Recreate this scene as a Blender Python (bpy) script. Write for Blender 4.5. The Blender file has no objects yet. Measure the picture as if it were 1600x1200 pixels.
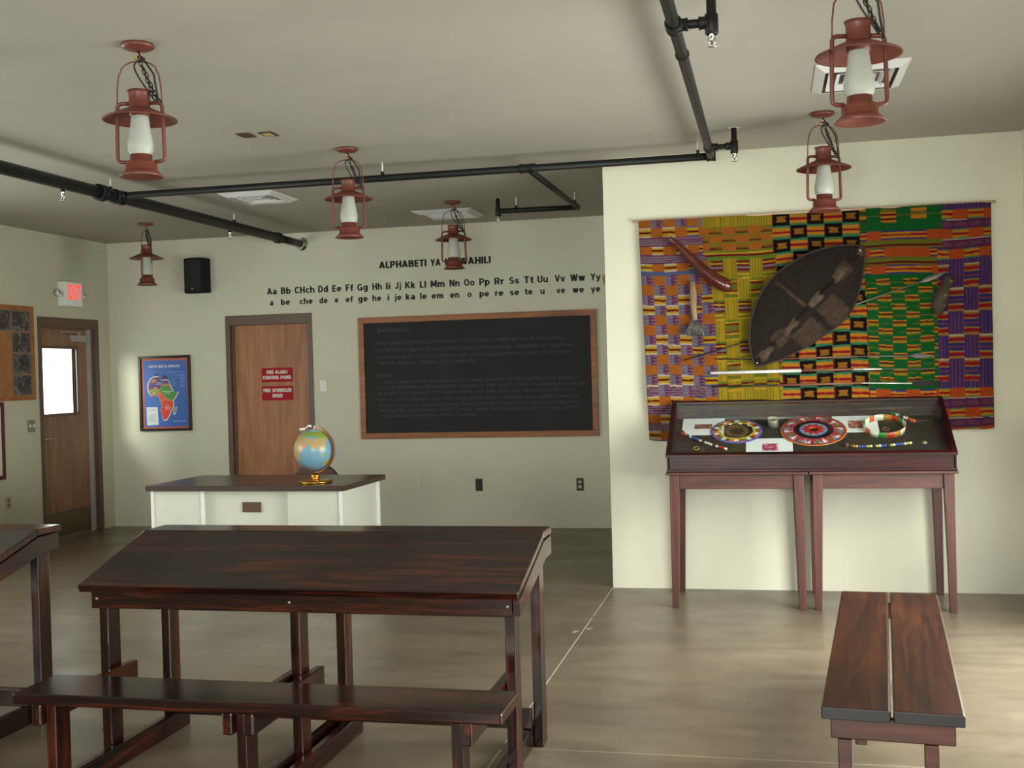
import bpy, bmesh, math, random
from math import sin, cos, pi, radians as RAD
from mathutils import Vector, Matrix
random.seed(7)
SC = bpy.context.scene
COL = SC.collection

# ------------------------------------------------------------------ camera
YAW, PITCH, ROLL, FPX, CH = .2233, -.01246, -.02711, 1774.94, 1.584
_cy, _sy, _cp, _sp = cos(YAW), sin(YAW), cos(PITCH), sin(PITCH)
FW = Vector((-_sy*_cp, _cy*_cp, _sp)); _r = Vector((_cy, _sy, 0)); _u = _r.cross(FW)
RT = cos(ROLL)*_r + sin(ROLL)*_u
UP = -sin(ROLL)*_r + cos(ROLL)*_u
cam = bpy.data.cameras.new('camera'); cam_o = bpy.data.objects.new('camera', cam); COL.objects.link(cam_o)
cam.sensor_width = 36; cam.lens = 36*FPX/1600; cam.clip_start = .05; cam.clip_end = 200
M = Matrix((RT, UP, -FW)).transposed().to_4x4(); M.translation = Vector((0, 0, CH))
cam_o.matrix_world = M
SC.camera = cam_o

# ------------------------------------------------------------------ colour management, world, lights
vs = SC.view_settings
vs.view_transform = 'Standard'; vs.look = 'None'; vs.gamma = 1; vs.use_curve_mapping = False
vs.exposure = 0.3
SC.display_settings.display_device = 'sRGB'
wd = bpy.data.worlds.new('sky'); SC.world = wd; wd.use_nodes = True
bg = wd.node_tree.nodes['Background']; bg.inputs[0].default_value = (.93, 1, .95, 1); bg.inputs[1].default_value = 3.2

def area(name, loc, target, sx, sy, power, color=(1, 1, 1)):
    l = bpy.data.lights.new(name, 'AREA'); l.shape = 'RECTANGLE'; l.size = sx; l.size_y = sy
    l.energy = power; l.color = color
    o = bpy.data.objects.new(name, l); COL.objects.link(o); o.location = loc
    o.rotation_euler = (Vector(target)-Vector(loc)).to_track_quat('-Z', 'Y').to_euler()
    return o
SKYC = (.98, 1, .95)
area('daylight_right_far', (1.78, 5.5, 1.2), (0, 5.6, .45), 2.6, 2.0, 140, SKYC).data.spread = RAD(150)
area('daylight_right_near', (1.78, 1.4, 1.4), (0, 1.8, .9), 2.4, 1.5, 26, SKYC)
area('daylight_rear', (-1.0, -1.6, 1.6), (-1.6, 5, 1.2), 2.6, 1.5, 150, SKYC)
area('daylight_left', (-6.95, 1.0, 1.5), (0, 3.5, .9), 2.4, 1.4, 45, SKYC)
area('fill_left_far', (-7.12, 5.9, 1.6), (0, 6.6, .9), 2.4, 1.4, 50, SKYC)  # added fill to lift the back wall and ceiling, through an unseen window
area('daylight_door', (-7.66, 8.9, 2.2), (-6.8, 11.09, 1.22), .55, .5, 75, (1, 1, .93))
# the camera's own weak flash, just above the lens
area('camera_flash', (0.0, -.03, CH+.14), (-1.2, 6, 1.9), .05, .03, 6, (1, .97, .92))

# ------------------------------------------------------------------ photo pixel -> place on a real plane
O_ = Vector((0, 0, CH))
def ray(px, py): return FW + RT*((px-800)/FPX) + UP*((600-py)/FPX)
def at(px, py, ax, v):
    d = ray(px, py); i = 'xyz'.index(ax); return O_ + d*((v-O_[i])/d[i])
def onplane(px, py, p0, n):
    d = ray(px, py); return O_ + d*(((p0-O_).dot(n))/d.dot(n))

# ------------------------------------------------------------------ materials
def lin(c):
    c = c/255; return c/12.92 if c <= .04045 else ((c+.055)/1.055)**2.4
def S(r, g, b): return (lin(r), lin(g), lin(b), 1)
def newmat(name):
    m = bpy.data.materials.new(name); m.use_nodes = True
    nt = m.node_tree; return m, nt, nt.nodes['Principled BSDF']
def mapped(nt, scale=(1, 1, 1), kind='Object'):
    tc = nt.nodes.new('ShaderNodeTexCoord'); mp = nt.nodes.new('ShaderNodeMapping')
    mp.inputs['Scale'].default_value = scale; nt.links.new(tc.outputs[kind], mp.inputs[0]); return mp.outputs[0]
def noise(nt, vec, scale, detail=4, rough=.55, dist=0):
    n = nt.nodes.new('ShaderNodeTexNoise'); n.inputs['Scale'].default_value = scale
    n.inputs['Detail'].default_value = detail; n.inputs['Roughness'].default_value = rough
    n.inputs['Distortion'].default_value = dist
    nt.links.new(vec, n.inputs['Vector']); return n.outputs[0]
def ramp(nt, fac, stops):
    r = nt.nodes.new('ShaderNodeValToRGB'); e = r.color_ramp.elements
    while len(e) < len(stops): e.new(.5)
    for i, (p, c) in enumerate(stops): e[i].position = p; e[i].color = c
    nt.links.new(fac, r.inputs[0]); return r.outputs[0]
def mixc(nt, fac, a, b, mode='MIX'):
    m = nt.nodes.new('ShaderNodeMix'); m.data_type = 'RGBA'; m.blend_type = mode
    for s, v in ((0, fac), (6, a), (7, b)):
        if hasattr(v, 'links') or hasattr(v, 'is_linked'): nt.links.new(v, m.inputs[s])
        else: m.inputs[s].default_value = v
    return m.outputs[2]
def math_(nt, op, a, b=None, c=None):
    m = nt.nodes.new('ShaderNodeMath'); m.operation = op
    for i, v in enumerate((a, b, c)):
        if v is None: continue
        if hasattr(v, 'is_linked'): nt.links.new(v, m.inputs[i])
        else: m.inputs[i].default_value = v
    return m.outputs[0]
def bump(nt, h, b, strength=.2, dist=.01):
    n = nt.nodes.new('ShaderNodeBump'); n.inputs['Strength'].default_value = strength
    n.inputs['Distance'].default_value = dist; nt.links.new(h, n.inputs['Height']); nt.links.new(n.outputs[0], b.inputs['Normal'])
def plain(name, c, rough=.5, metal=0, spec=.5, emit=0, var=.08):
    m, nt, b = newmat(name)
    n = noise(nt, mapped(nt), 14, 3)
    d = tuple(x*(1-var) for x in c[:3])+(1,); l = tuple(min(1, x*(1+var)) for x in c[:3])+(1,)
    col = ramp(nt, n, [(.3, d), (.7, l)])
    nt.links.new(col, b.inputs['Base Color'])
    b.inputs['Roughness'].default_value = rough; b.inputs['Metallic'].default_value = metal
    b.inputs['Specular IOR Level'].default_value = spec
    if emit: b.inputs['Emission Color'].default_value = c; b.inputs['Emission Strength'].default_value = emit
    return m
def paint(name, c, rough=.75):
    m, nt, b = newmat(name); v = mapped(nt)
    n = noise(nt, v, 1.3, 3)
    d = tuple(x*.96 for x in c[:3])+(1,); l = tuple(min(1, x*1.03) for x in c[:3])+(1,)
    nt.links.new(ramp(nt, n, [(.35, d), (.65, l)]), b.inputs['Base Color'])
    b.inputs['Roughness'].default_value = rough; b.inputs['Specular IOR Level'].default_value = .25
    bump(nt, noise(nt, v, 110, 3), b, .12, .004); return m
def wood(name, axis, dark, mid, light, rough=.28, coat=.3, scale=1.0, spec=.5, bmp=.15):
    m, nt, b = newmat(name)
    sc = [26*scale]*3; sc['xyz'.index(axis)] = 1.6*scale
    v = mapped(nt, tuple(sc))
    g = noise(nt, v, 1.0, 6, .6, 1.2)
    sc2 = [5*scale]*3; sc2['xyz'.index(axis)] = .8*scale
    g2 = noise(nt, mapped(nt, tuple(sc2)), 1.0, 3, .5, 1.5)
    f = math_(nt, 'ADD', math_(nt, 'MULTIPLY', g, .55), math_(nt, 'MULTIPLY', g2, .45))
    nt.links.new(ramp(nt, f, [(.36, dark), (.5, mid), (.66, light)]), b.inputs['Base Color'])
    b.inputs['Roughness'].default_value = rough; b.inputs['Coat Weight'].default_value = coat
    b.inputs['Coat Roughness'].default_value = .15; b.inputs['Specular IOR Level'].default_value = spec
    bump(nt, g, b, bmp, .003); return m
def attrmat(name, rough=.8, spec=.2, weave=0, mulnoise=0):
    m, nt, b = newmat(name); a = nt.nodes.new('ShaderNodeAttribute'); a.attribute_name = 'Col'
    out = a.outputs['Color']
    if mulnoise:
        n = noise(nt, mapped(nt), 40, 4)
        out = mixc(nt, 1.0, out, ramp(nt, n, [(.3, (1-mulnoise,)*3+(1,)), (.7, (1, 1, 1, 1))]), 'MULTIPLY')
    nt.links.new(out, b.inputs['Base Color'])
    b.inputs['Roughness'].default_value = rough; b.inputs['Specular IOR Level'].default_value = spec
    if weave: bump(nt, noise(nt, mapped(nt), 300, 2), b, weave, .002)
    return m
def glassmat(name, tint=(.97, 1, .98, 1), ior=1.45):
    m = bpy.data.materials.new(name); m.use_nodes = True; nt = m.node_tree; nt.nodes.clear()
    o = nt.nodes.new('ShaderNodeOutputMaterial'); t = nt.nodes.new('ShaderNodeBsdfTransparent'); g = nt.nodes.new('ShaderNodeBsdfGlossy')
    f = nt.nodes.new('ShaderNodeFresnel'); ge = nt.nodes.new('ShaderNodeNewGeometry')
    nt.links.new(math_(nt, 'MULTIPLY_ADD', ge.outputs['Backfacing'], 1/ior-ior, ior), f.inputs[0])
    g.inputs['Roughness'].default_value = .02; t.inputs[0].default_value = tint
    x = nt.nodes.new('ShaderNodeMixShader'); nt.links.new(f.outputs[0], x.inputs[0]); nt.links.new(t.outputs[0], x.inputs[1]); nt.links.new(g.outputs[0], x.inputs[2])
    nt.links.new(x.outputs[0], o.inputs[0]); return m

WALLC = S(209, 207, 187)
m_wall = paint('wall_paint', WALLC)
m_wall_left = paint('wall_paint_shaded', S(184, 183, 157))  # same paint as the other walls, with the left wall's shade in the colour
m_ceil = paint('ceiling_paint', S(168, 163, 150))
# polished concrete floor, with saw cut joints
def floor_mat():
    m, nt, b = newmat('polished_concrete'); v = mapped(nt)
    n1 = noise(nt, v, .7, 6, .6, .8); n2 = noise(nt, v, 6, 5, .6, .3)
    vs_ = mapped(nt, (1.2, 4.5, 1)); n3 = noise(nt, vs_, 1.5, 5, .55, .5)
    f = math_(nt, 'ADD', math_(nt, 'MULTIPLY', n1, .45), math_(nt, 'ADD', math_(nt, 'MULTIPLY', n2, .18), math_(nt, 'MULTIPLY', n3, .37)))
    c = ramp(nt, f, [(.3, S(84, 72, 58)), (.46, S(102, 91, 75)), (.58, S(116, 104, 86)), (.74, S(136, 123, 103))])
    sx = nt.nodes.new('ShaderNodeSeparateXYZ'); nt.links.new(v, sx.inputs[0])
    def line(comp, val, w):
        return math_(nt, 'LESS_THAN', math_(nt, 'ABSOLUTE', math_(nt, 'SUBTRACT', sx.outputs[comp], val)), w)
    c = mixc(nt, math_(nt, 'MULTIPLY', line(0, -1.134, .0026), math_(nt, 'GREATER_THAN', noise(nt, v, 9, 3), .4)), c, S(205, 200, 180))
    c = mixc(nt, line(0, -4.08, .003), c, S(70, 62, 48))
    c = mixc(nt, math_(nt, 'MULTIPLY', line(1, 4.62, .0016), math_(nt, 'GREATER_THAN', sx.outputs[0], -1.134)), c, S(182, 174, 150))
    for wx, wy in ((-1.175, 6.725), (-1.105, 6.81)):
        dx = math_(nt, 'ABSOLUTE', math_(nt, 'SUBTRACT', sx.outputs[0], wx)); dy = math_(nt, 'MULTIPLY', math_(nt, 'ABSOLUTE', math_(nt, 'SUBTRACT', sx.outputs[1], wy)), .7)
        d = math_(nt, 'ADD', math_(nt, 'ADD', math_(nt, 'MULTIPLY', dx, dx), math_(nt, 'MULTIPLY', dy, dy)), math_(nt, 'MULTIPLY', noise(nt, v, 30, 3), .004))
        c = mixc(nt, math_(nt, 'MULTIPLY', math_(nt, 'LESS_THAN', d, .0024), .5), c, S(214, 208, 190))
    nt.links.new(c, b.inputs['Base Color'])
    nt.links.new(ramp(nt, noise(nt, v, 1.6, 3), [(.3, (.26,)*3+(1,)), (.7, (.4,)*3+(1,))]), b.inputs['Roughness'])
    b.inputs['Specular IOR Level'].default_value = .45
    bump(nt, n1, b, .03, .004); return m
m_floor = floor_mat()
m_desk = {a: wood('desk_wood_'+a, a, S(15, 7, 5), S(30, 12, 8), S(84, 31, 16), .17, .0, spec=.5, bmp=.05) for a in 'xyz'}
m_bench = wood('bench_wood', 'y', S(24, 11, 6), S(48, 23, 11), S(80, 40, 18), .33, .0)
m_bench_end = wood('bench_end_wood', 'x', S(50, 25, 20), S(74, 38, 30), S(100, 58, 46), .45, .1)
m_black_edge = plain('worn_black_edge', S(38, 34, 36), .4)
m_table = {a: wood('display_table_wood_'+a, a, S(48, 20, 14), S(66, 29, 20), S(88, 43, 31), .5, .0) for a in 'xz'}
m_case = wood('case_mahogany', 'x', S(18, 3, 4), S(36, 6, 7), S(66, 15, 12), .3, .0, spec=.3)
m_lining = plain('case_lining', S(44, 35, 29), .9, var=.15)
m_glass = glassmat('clear_glass')
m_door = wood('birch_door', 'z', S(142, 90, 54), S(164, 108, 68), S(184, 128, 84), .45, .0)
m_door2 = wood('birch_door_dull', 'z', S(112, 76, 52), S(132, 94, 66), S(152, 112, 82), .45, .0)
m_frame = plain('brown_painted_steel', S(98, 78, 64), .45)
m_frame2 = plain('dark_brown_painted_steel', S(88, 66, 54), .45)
m_steel = plain('brushed_steel', S(178, 178, 176), .3, 1)
m_chrome = plain('chrome', S(225, 225, 225), .12, 1)
m_pipe = plain('black_painted_pipe', S(20, 20, 20), .5, spec=.3)
m_white = plain('white_enamel', S(225, 225, 220), .4, var=.02)
m_vent = plain('white_vent_paint', S(215, 214, 210), .45, var=.02)
m_ventdark = plain('vent_throat', S(120, 100, 105), .7)
m_lred = plain('lantern_red_metal', S(104, 51, 39), .42, 0, .5, var=.14)
m_brass = plain('brass', S(200, 150, 60), .25, 1)
m_cord = plain('black_cord', S(24, 20, 20), .5)
m_blk = plain('black_plastic', S(14, 14, 15), .75, spec=.25)
m_blkframe = plain('black_frame', S(26, 16, 16), .35)
m_letter = plain('black_vinyl', S(14, 12, 12), .5, var=0)
m_oak = wood('chalkboard_oak', 'x', S(120, 68, 30), S(148, 88, 42), S(168, 106, 56), .45, .05)
m_desktop = wood('laminate_desktop', 'x', S(50, 34, 30), S(60, 42, 36), S(72, 52, 44), .3, .1)
m_ivory = plain('ivory_laminate', S(204, 204, 190), .45, var=.02)
m_gold = plain('globe_gold', S(205, 150, 62), .28, 1)
m_copper = plain('globe_meridian', S(170, 104, 52), .35, .7)
def frosted():
    m, nt, b = newmat('frosted_glass')
    b.inputs['Base Color'].default_value = S(196, 200, 190); b.inputs['Roughness'].default_value = .5
    b.inputs['Transmission Weight'].default_value = .35; b.inputs['Subsurface Weight'].default_value = .0
    b.inputs['Specular IOR Level'].default_value = .5
    return m
m_frost = frosted()
def chalk_mat():
    m, nt, b = newmat('blackboard_slate'); v = mapped(nt)
    n = noise(nt, v, 2.2, 6, .6, .6)
    nt.links.new(ramp(nt, n, [(.35, S(23, 26, 27)), (.6, S(29, 32, 33)), (.75, S(40, 44, 44))]), b.inputs['Base Color'])
    b.inputs['Roughness'].default_value = .6; b.inputs['Specular IOR Level'].default_value = .3; return m
m_board = chalk_mat()
m_chalk = plain('faded_chalk', S(80, 80, 77), .9, var=.3)

# ------------------------------------------------------------------ mesh helpers
class MB:
    def __init__(s): s.bm = bmesh.new(); s.mats = []; s.cur = 0
    def use(s, mat):
        if mat not in s.mats: s.mats.append(mat)
        s.cur = s.mats.index(mat); return s
    def f(s, vs, smooth=False):
        try: fc = s.bm.faces.new(vs)
        except ValueError: return None
        fc.material_index = s.cur; fc.smooth = smooth; return fc
    def v(s, p): return s.bm.verts.new(p)
    def hexa(s, p):           # 8 points: bottom 4 ccw, top 4 ccw
        v = [s.v(q) for q in p]
        for q in ((3, 2, 1, 0), (4, 5, 6, 7), (0, 1, 5, 4), (1, 2, 6, 5), (2, 3, 7, 6), (3, 0, 4, 7)): s.f([v[i] for i in q])
        return s
    def box(s, x0, x1, y0, y1, z0, z1):
        return s.hexa([(x0, y0, z0), (x1, y0, z0), (x1, y1, z0), (x0, y1, z0), (x0, y0, z1), (x1, y0, z1), (x1, y1, z1), (x0, y1, z1)])
    def prism(s, pts, off):   # planar polygon (3d points) extruded by off
        off = Vector(off); a = [s.v(p) for p in pts]; b = [s.v(Vector(p)+off) for p in pts]
        s.f(a); s.f(b[::-1]); n = len(a)
        for i in range(n): s.f([a[i], b[i], b[(i+1) % n], a[(i+1) % n]])
        return s
    def lathe(s, prof, c=(0, 0, 0), n=32, R=None, cap=False):
        c = Vector(c); rings = []
        for r, z in prof:
            if r < 1e-6: rings.append([s.v(c+(R @ Vector((0, 0, z)) if R else Vector((0, 0, z))))]); continue
            ring = []
            for k in range(n):
                p = Vector((r*cos(2*pi*k/n), r*sin(2*pi*k/n), z)); ring.append(s.v(c+(R @ p if R else p)))
            rings.append(ring)
        for a, b in zip(rings, rings[1:]):
            for k in range(n):
                k2 = (k+1) % n
                if len(a) == 1 and len(b) == 1: continue
                if len(a) == 1: s.f([a[0], b[k], b[k2]][::-1], True)
                elif len(b) == 1: s.f([a[k], a[k2], b[0]], True)
                else: s.f([a[k], a[k2], b[k2], b[k]], True)
        if cap:
            if len(rings[0]) > 1: s.f(rings[0][::-1])
            if len(rings[-1]) > 1: s.f(rings[-1])
        return s
    def tube(s, pts, r, n=10, closed=False, cap=True):
        P = [Vector(p) for p in pts]; m = len(P); rings = []
        prev = None
        for i, p in enumerate(P):
            if closed: t = (P[(i+1) % m]-P[i-1]).normalized()
            else: t = (P[min(i+1, m-1)]-P[max(i-1, 0)]).normalized()
            if prev is None:
                a = Vector((0, 0, 1)) if abs(t.z) < .9 else Vector((1, 0, 0)); nrm = t.cross(a).normalized()
            else: nrm = (prev-t*prev.dot(t)).normalized()
            prev = nrm; bn = t.cross(nrm)
            rr = r[i] if isinstance(r, (list, tuple)) else r
            rings.append([s.v(p+(nrm*cos(2*pi*k/n)+bn*sin(2*pi*k/n))*rr) for k in range(n)])
        for i in range(m if closed else m-1):
            a, b = rings[i], rings[(i+1) % m]
            for k in range(n): s.f([a[k], a[(k+1) % n], b[(k+1) % n], b[k]], True)
        if cap and not closed: s.f(rings[0][::-1]); s.f(rings[-1])
        return s
    def ring(s, c, R, r, n=24, k=8, M=None):
        pts = []
        for i in range(n):
            p = Vector((R*cos(2*pi*i/n), R*sin(2*pi*i/n), 0)); pts.append(Vector(c)+(M @ p if M else p))
        return s.tube(pts, r, k, closed=True)
    def build(s, name, mat=None, parent=None, bevel=0, loc=None, rot=None, recalc=True):
        if recalc: bmesh.ops.recalc_face_normals(s.bm, faces=s.bm.faces[:])
        me = bpy.data.meshes.new(name); s.bm.to_mesh(me); s.bm.free()
        for m in (s.mats or [mat]): me.materials.append(m)
        o = bpy.data.objects.new(name, me); COL.objects.link(o)
        if parent: o.parent = parent
        if loc: o.location = loc
        if rot: o.rotation_euler = rot
        if bevel:
            b = o.modifiers.new('bevel', 'BEVEL'); b.width = bevel; b.segments = 2; b.limit_method = 'ANGLE'
        return o
def tag(o, label=None, cat=None, group=None, kind=None):
    if label: o['label'] = label
    if cat: o['category'] = cat
    if group: o['group'] = group
    if kind: o['kind'] = kind
    return o
def thing(name, label, cat, loc=(0, 0, 0), rz=0, group=None):
    o = bpy.data.objects.new(name, None); COL.objects.link(o); o.location = loc; o.rotation_euler = (0, 0, rz)
    return tag(o, label, cat, group)
def bx(name, mat, parent, *b, bevel=.003):
    return MB().box(*b).build(name, mat, parent, bevel)
def copy_tree(o, parent=None):
    c = o.copy(); COL.objects.link(c); c.parent = parent
    for ch in list(o.children): copy_tree(ch, c)
    return c
def struct(o): o['kind'] = 'structure'; return o
def textmesh(txt, size, width=None, height=None, bold=0, extr=.0006, align='LEFT', shear=0):
    cu = bpy.data.curves.new('t', 'FONT'); cu.body = txt; cu.size = size; cu.extrude = extr; cu.offset = bold; cu.resolution_u = 3
    cu.shear = shear
    to = bpy.data.objects.new('t', cu); COL.objects.link(to)
    dg = bpy.context.evaluated_depsgraph_get(); me = bpy.data.meshes.new_from_object(to.evaluated_get(dg))
    bpy.data.objects.remove(to); bpy.data.curves.remove(cu)
    xs = [v.co.x for v in me.vertices] or [0]; x0, x1 = min(xs), max(xs)
    fx = width/(x1-x0) if width else 1
    for v in me.vertices: v.co.x = (v.co.x-x0)*fx
    me.materials.clear(); return me
def textobj(name, me, mat, M, parent=None):   # M: matrix placing text local xy
    me.materials.append(mat); me.transform(M); o = bpy.data.objects.new(name, me); COL.objects.link(o)
    if parent: o.parent = parent
    return o
def wallM(x, y, z):   # text on a wall facing -y
    return Matrix.Translation((x, y, z)) @ Matrix.Rotation(pi/2, 4, 'X')
def add_text(mb, me, M):     # merge a text mesh in a MB
    me.transform(M); k = len(mb.bm.faces); mb.bm.from_mesh(me); mb.bm.faces.ensure_lookup_table()
    for fc in mb.bm.faces[k:]: fc.material_index = mb.cur
    bpy.data.meshes.remove(me)


# ------------------------------------------------------------------ heavy grotesque lettering, drawn as wide strokes
def _arc(cx, cy, rx, ry, a0, a1, n=14): return [(cx+rx*cos(RAD(a0+(a1-a0)*i/n)), cy+ry*sin(RAD(a0+(a1-a0)*i/n))) for i in range(n+1)]
_B = _arc(.32, .36, .215, .265, 0, 360, 22); _Bd = _arc(.31, .36, .215, .265, 0, 360, 22)
_st = [(.1, 0), (.1, 1)]; _sx = [(.1, 0), (.1, .72)]
GL = {
 'A': [[(.06, 0), (.34, 1)], [(.62, 0), (.34, 1)], [(.16, .27), (.52, .27)]],
 'B': [_st, [(.1, .905), (.34, .905)]+_arc(.34, .715, .17, .19, 90, -90)+[(.1, .525)], [(.1, .525), (.36, .525)]+_arc(.36, .31, .2, .215, 90, -90)+[(.1, .095)]],
 'C': [_arc(.37, .5, .27, .405, 42, 318, 20)], 'D': [_st, [(.1, .905), (.3, .905)]+_arc(.3, .5, .29, .405, 90, -90, 18)+[(.1, .095)]],
 'E': [_st, [(.1, .905), (.52, .905)], [(.1, .5), (.47, .5)], [(.1, .095), (.53, .095)]], 'F': [_st, [(.1, .905), (.52, .905)], [(.1, .48), (.46, .48)]],
 'G': [_arc(.38, .5, .28, .405, 42, 330, 20), [(.62, .42), (.62, .0)], [(.4, .42), (.71, .42)]], 'H': [_st, [(.58, 0), (.58, 1)], [(.1, .5), (.58, .5)]],
 'I': [_st], 'J': [[(.42, 1), (.42, .3)]+_arc(.25, .28, .17, .185, 0, -170)], 'K': [_st, [(.14, .36), (.56, 1.0)], [(.28, .58), (.6, 0)]], 'L': [_st, [(.1, .095), (.5, .095)]],
 'M': [_st, [(.12, 1), (.4, .2)], [(.68, 1), (.4, .2)], [(.7, 0), (.7, 1)]], 'N': [_st, [(.12, .98), (.56, .02)], [(.58, 0), (.58, 1)]], 'O': [_arc(.38, .5, .28, .405, 0, 360, 26)],
 'P': [_st, [(.1, .905), (.34, .905)]+_arc(.34, .67, .2, .235, 90, -90)+[(.1, .435)]], 'R': [_st, [(.1, .905), (.34, .905)]+_arc(.34, .69, .19, .215, 90, -90)+[(.1, .475)], [(.34, .47), (.54, 0)]],
 'S': [_arc(.32, .703, .2, .202, 25, 270)+_arc(.32, .297, .21, .202, 90, -155)[1:]], 'T': [[(.3, 0), (.3, 1)], [(.0, .905), (.6, .905)]], 'U': [[(.1, 1), (.1, .33)]+_arc(.33, .32, .23, .225, 180, 360)+[(.56, 1)]],
 'V': [[(.07, 1), (.33, 0)], [(.59, 1), (.33, 0)]], 'W': [[(.07, 1), (.26, 0)], [(.45, .95), (.26, 0)], [(.45, .95), (.64, 0)], [(.83, 1), (.64, 0)]], 'X': [[(.06, 1), (.56, 0)], [(.56, 1), (.06, 0)]],
 'Y': [[(.06, 1), (.32, .45)], [(.58, 1), (.32, .45)], [(.32, .5), (.32, 0)]],
 'a': [[(.47, 0), (.47, .46)]+_arc(.285, .47, .185, .155, 0, 155), _arc(.275, .215, .18, .125, 0, 360, 18)], 'b': [_st, _B], 'c': [_arc(.31, .36, .215, .265, 42, 318)],
 'd': [[(.51, 0), (.51, 1)], _Bd], 'e': [_arc(.31, .36, .215, .265, 0, 318, 20), [(.1, .35), (.61, .35)]], 'f': [[(.2, 0), (.2, .74), (.23, .85), (.3, .9), (.42, .905)], [(.02, .64), (.4, .64)]],
 'g': [[(.51, .72), (.51, 0)]+_arc(.31, -.02, .2, .15, 0, -150), _arc(.31, .37, .205, .255, 0, 360, 22)], 'h': [_st, _arc(.3, .4, .2, .225, 180, 0)+[(.5, 0)]], 'i': [_sx, [(.1, .83), (.1, 1)]],
 'j': [[(.2, .72), (.2, -.05), (.16, -.14), (.08, -.17), (.0, -.17)], [(.2, .83), (.2, 1)]], 'k': [_st, [(.13, .26), (.46, .72)], [(.25, .42), (.5, 0)]], 'l': [_st],
 'm': [_sx, _arc(.27, .42, .17, .205, 180, 0)+[(.44, 0)], _arc(.61, .42, .17, .205, 180, 0)+[(.78, 0)]], 'n': [_sx, _arc(.3, .4, .2, .225, 180, 0)+[(.5, 0)]], 'o': [_arc(.32, .36, .225, .265, 0, 360, 24)],
 'p': [[(.1, -.25), (.1, .72)], _B], 'r': [_sx, _arc(.34, .36, .24, .265, 180, 80)], 's': [_arc(.27, .492, .17, .135, 20, 270)+_arc(.27, .228, .175, .133, 90, -155)[1:]],
 't': [[(.2, .92), (.2, .2), (.24, .12), (.31, .095), (.4, .095)], [(.02, .64), (.4, .64)]], 'u': [[(.1, .72), (.1, .3)]+_arc(.3, .3, .2, .205, 180, 360)[0:], [(.5, 0), (.5, .72)]],
 'v': [[(.06, .72), (.28, 0)], [(.5, .72), (.28, 0)]], 'w': [[(.06, .72), (.22, 0)], [(.38, .7), (.22, 0)], [(.38, .7), (.54, 0)], [(.7, .72), (.54, 0)]], 'y': [[(.06, .72), (.29, .05)], [(.52, .72), (.25, -.1), (.18, -.16), (.05, -.16)]],
}
def boldtext(txt, cap, width, mat, M, name='lettering', parent=None, mb=None, st=.2, depth=.0008):
    own = mb is None
    if own: mb = MB()
    mb.use(mat); polys = []; x0 = 0; xs = []
    for ch in txt:
        if ch == ' ': x0 += .42; continue
        mx = 0
        for pl in GL[ch]:
            P = [Vector((a, b, 0)) for a, b in pl]; L = []; R = []; closed = (P[0]-P[-1]).length < 1e-4
            low = ch in 'gjpy'
            for i, p in enumerate(P):
                if closed: a_, b_ = P[i-1] if i else P[-2], P[i+1] if i < len(P)-1 else P[1]
                else: a_, b_ = P[max(i-1, 0)], P[min(i+1, len(P)-1)]
                d = (b_-a_).normalized(); nrm = Vector((-d.y, d.x, 0)); hw = st/2
                # horizontal runs a little thinner than stems
                hw *= .86+.14*abs(d.y)
                for lst, sg in ((L, 1), (R, -1)):
                    q = p+nrm*hw*sg
                    top = 1.0 if (ch.isupper() or ch in 'bdfhijklt') else .72
                    q.y = min(max(q.y, -.25 if low else 0), top); lst.append(Vector((q.x+x0, q.y, 0)))
            mx = max([mx]+[q.x-x0 for q in L+R]); polys.append((L, R)); xs += [q.x for q in L+R]
        x0 += mx+.09
    a_, b_ = min(xs), max(xs); fx = width/(b_-a_)
    for L, R in polys:
        T = lambda q, z: mb.v(M @ Vector(((q.x-a_)*fx, q.y*cap, z)))
        fl = [(T(l, depth), T(r, depth)) for l, r in zip(L, R)]; bk = [(T(l, 0), T(r, 0)) for l, r in zip(L, R)]
        for (l0, r0), (l1, r1), (m0, s0), (m1, s1) in zip(fl, fl[1:], bk, bk[1:]):
            mb.f([l0, r0, r1, l1]); mb.f([l0, l1, m1, m0]); mb.f([r1, r0, s0, s1])
        mb.f([fl[0][0], bk[0][0], bk[0][1], fl[0][1]]); mb.f([fl[-1][1], bk[-1][1], bk[-1][0], fl[-1][0]])
    if own: return mb.build(name, mat, parent)

# ------------------------------------------------------------------ room shell
D, D2, C, XL, XR, YR, XC = 11.09, 8.097, 3.072, -6.99, 1.66, -1.75, -1.133
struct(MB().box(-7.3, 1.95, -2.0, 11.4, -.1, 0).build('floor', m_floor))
struct(MB().box(-7.3, 1.95, -2.0, 11.4, C, C+.1).build('ceiling', m_ceil))
def wall_y(name, mat, x, t, y0, y1, holes):   # wall in the yz plane between x and x+t with rectangular holes (ya,yb,za,zb)
    mb = MB(); ys = y0
    for ya, yb, za, zb in sorted(holes):
        mb.box(min(x, x+t), max(x, x+t), ys, ya, 0, C)
        if za > 0: mb.box(min(x, x+t), max(x, x+t), ya, yb, 0, za)
        mb.box(min(x, x+t), max(x, x+t), ya, yb, zb, C); ys = yb
    mb.box(min(x, x+t), max(x, x+t), ys, y1, 0, C)
    return struct(mb.build(name, mat))
LDY0, LDY1 = 9.887, 10.80
wall_y('wall_left', m_wall_left, XL, -.2, -1.75, D, [(LDY0-.03, LDY1+.03, 0, 2.17), (-.4, 2.3, .8, 2.3), (4.6, 7.2, .8, 2.3)])
wall_y('wall_right', m_wall, XR, .2, -1.75, D2, [(4.2, 6.95, .08, 2.25), (.1, 2.7, .6, 2.25)])
BDX0, BDX1 = -5.566, -4.69
mb = MB()
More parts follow.
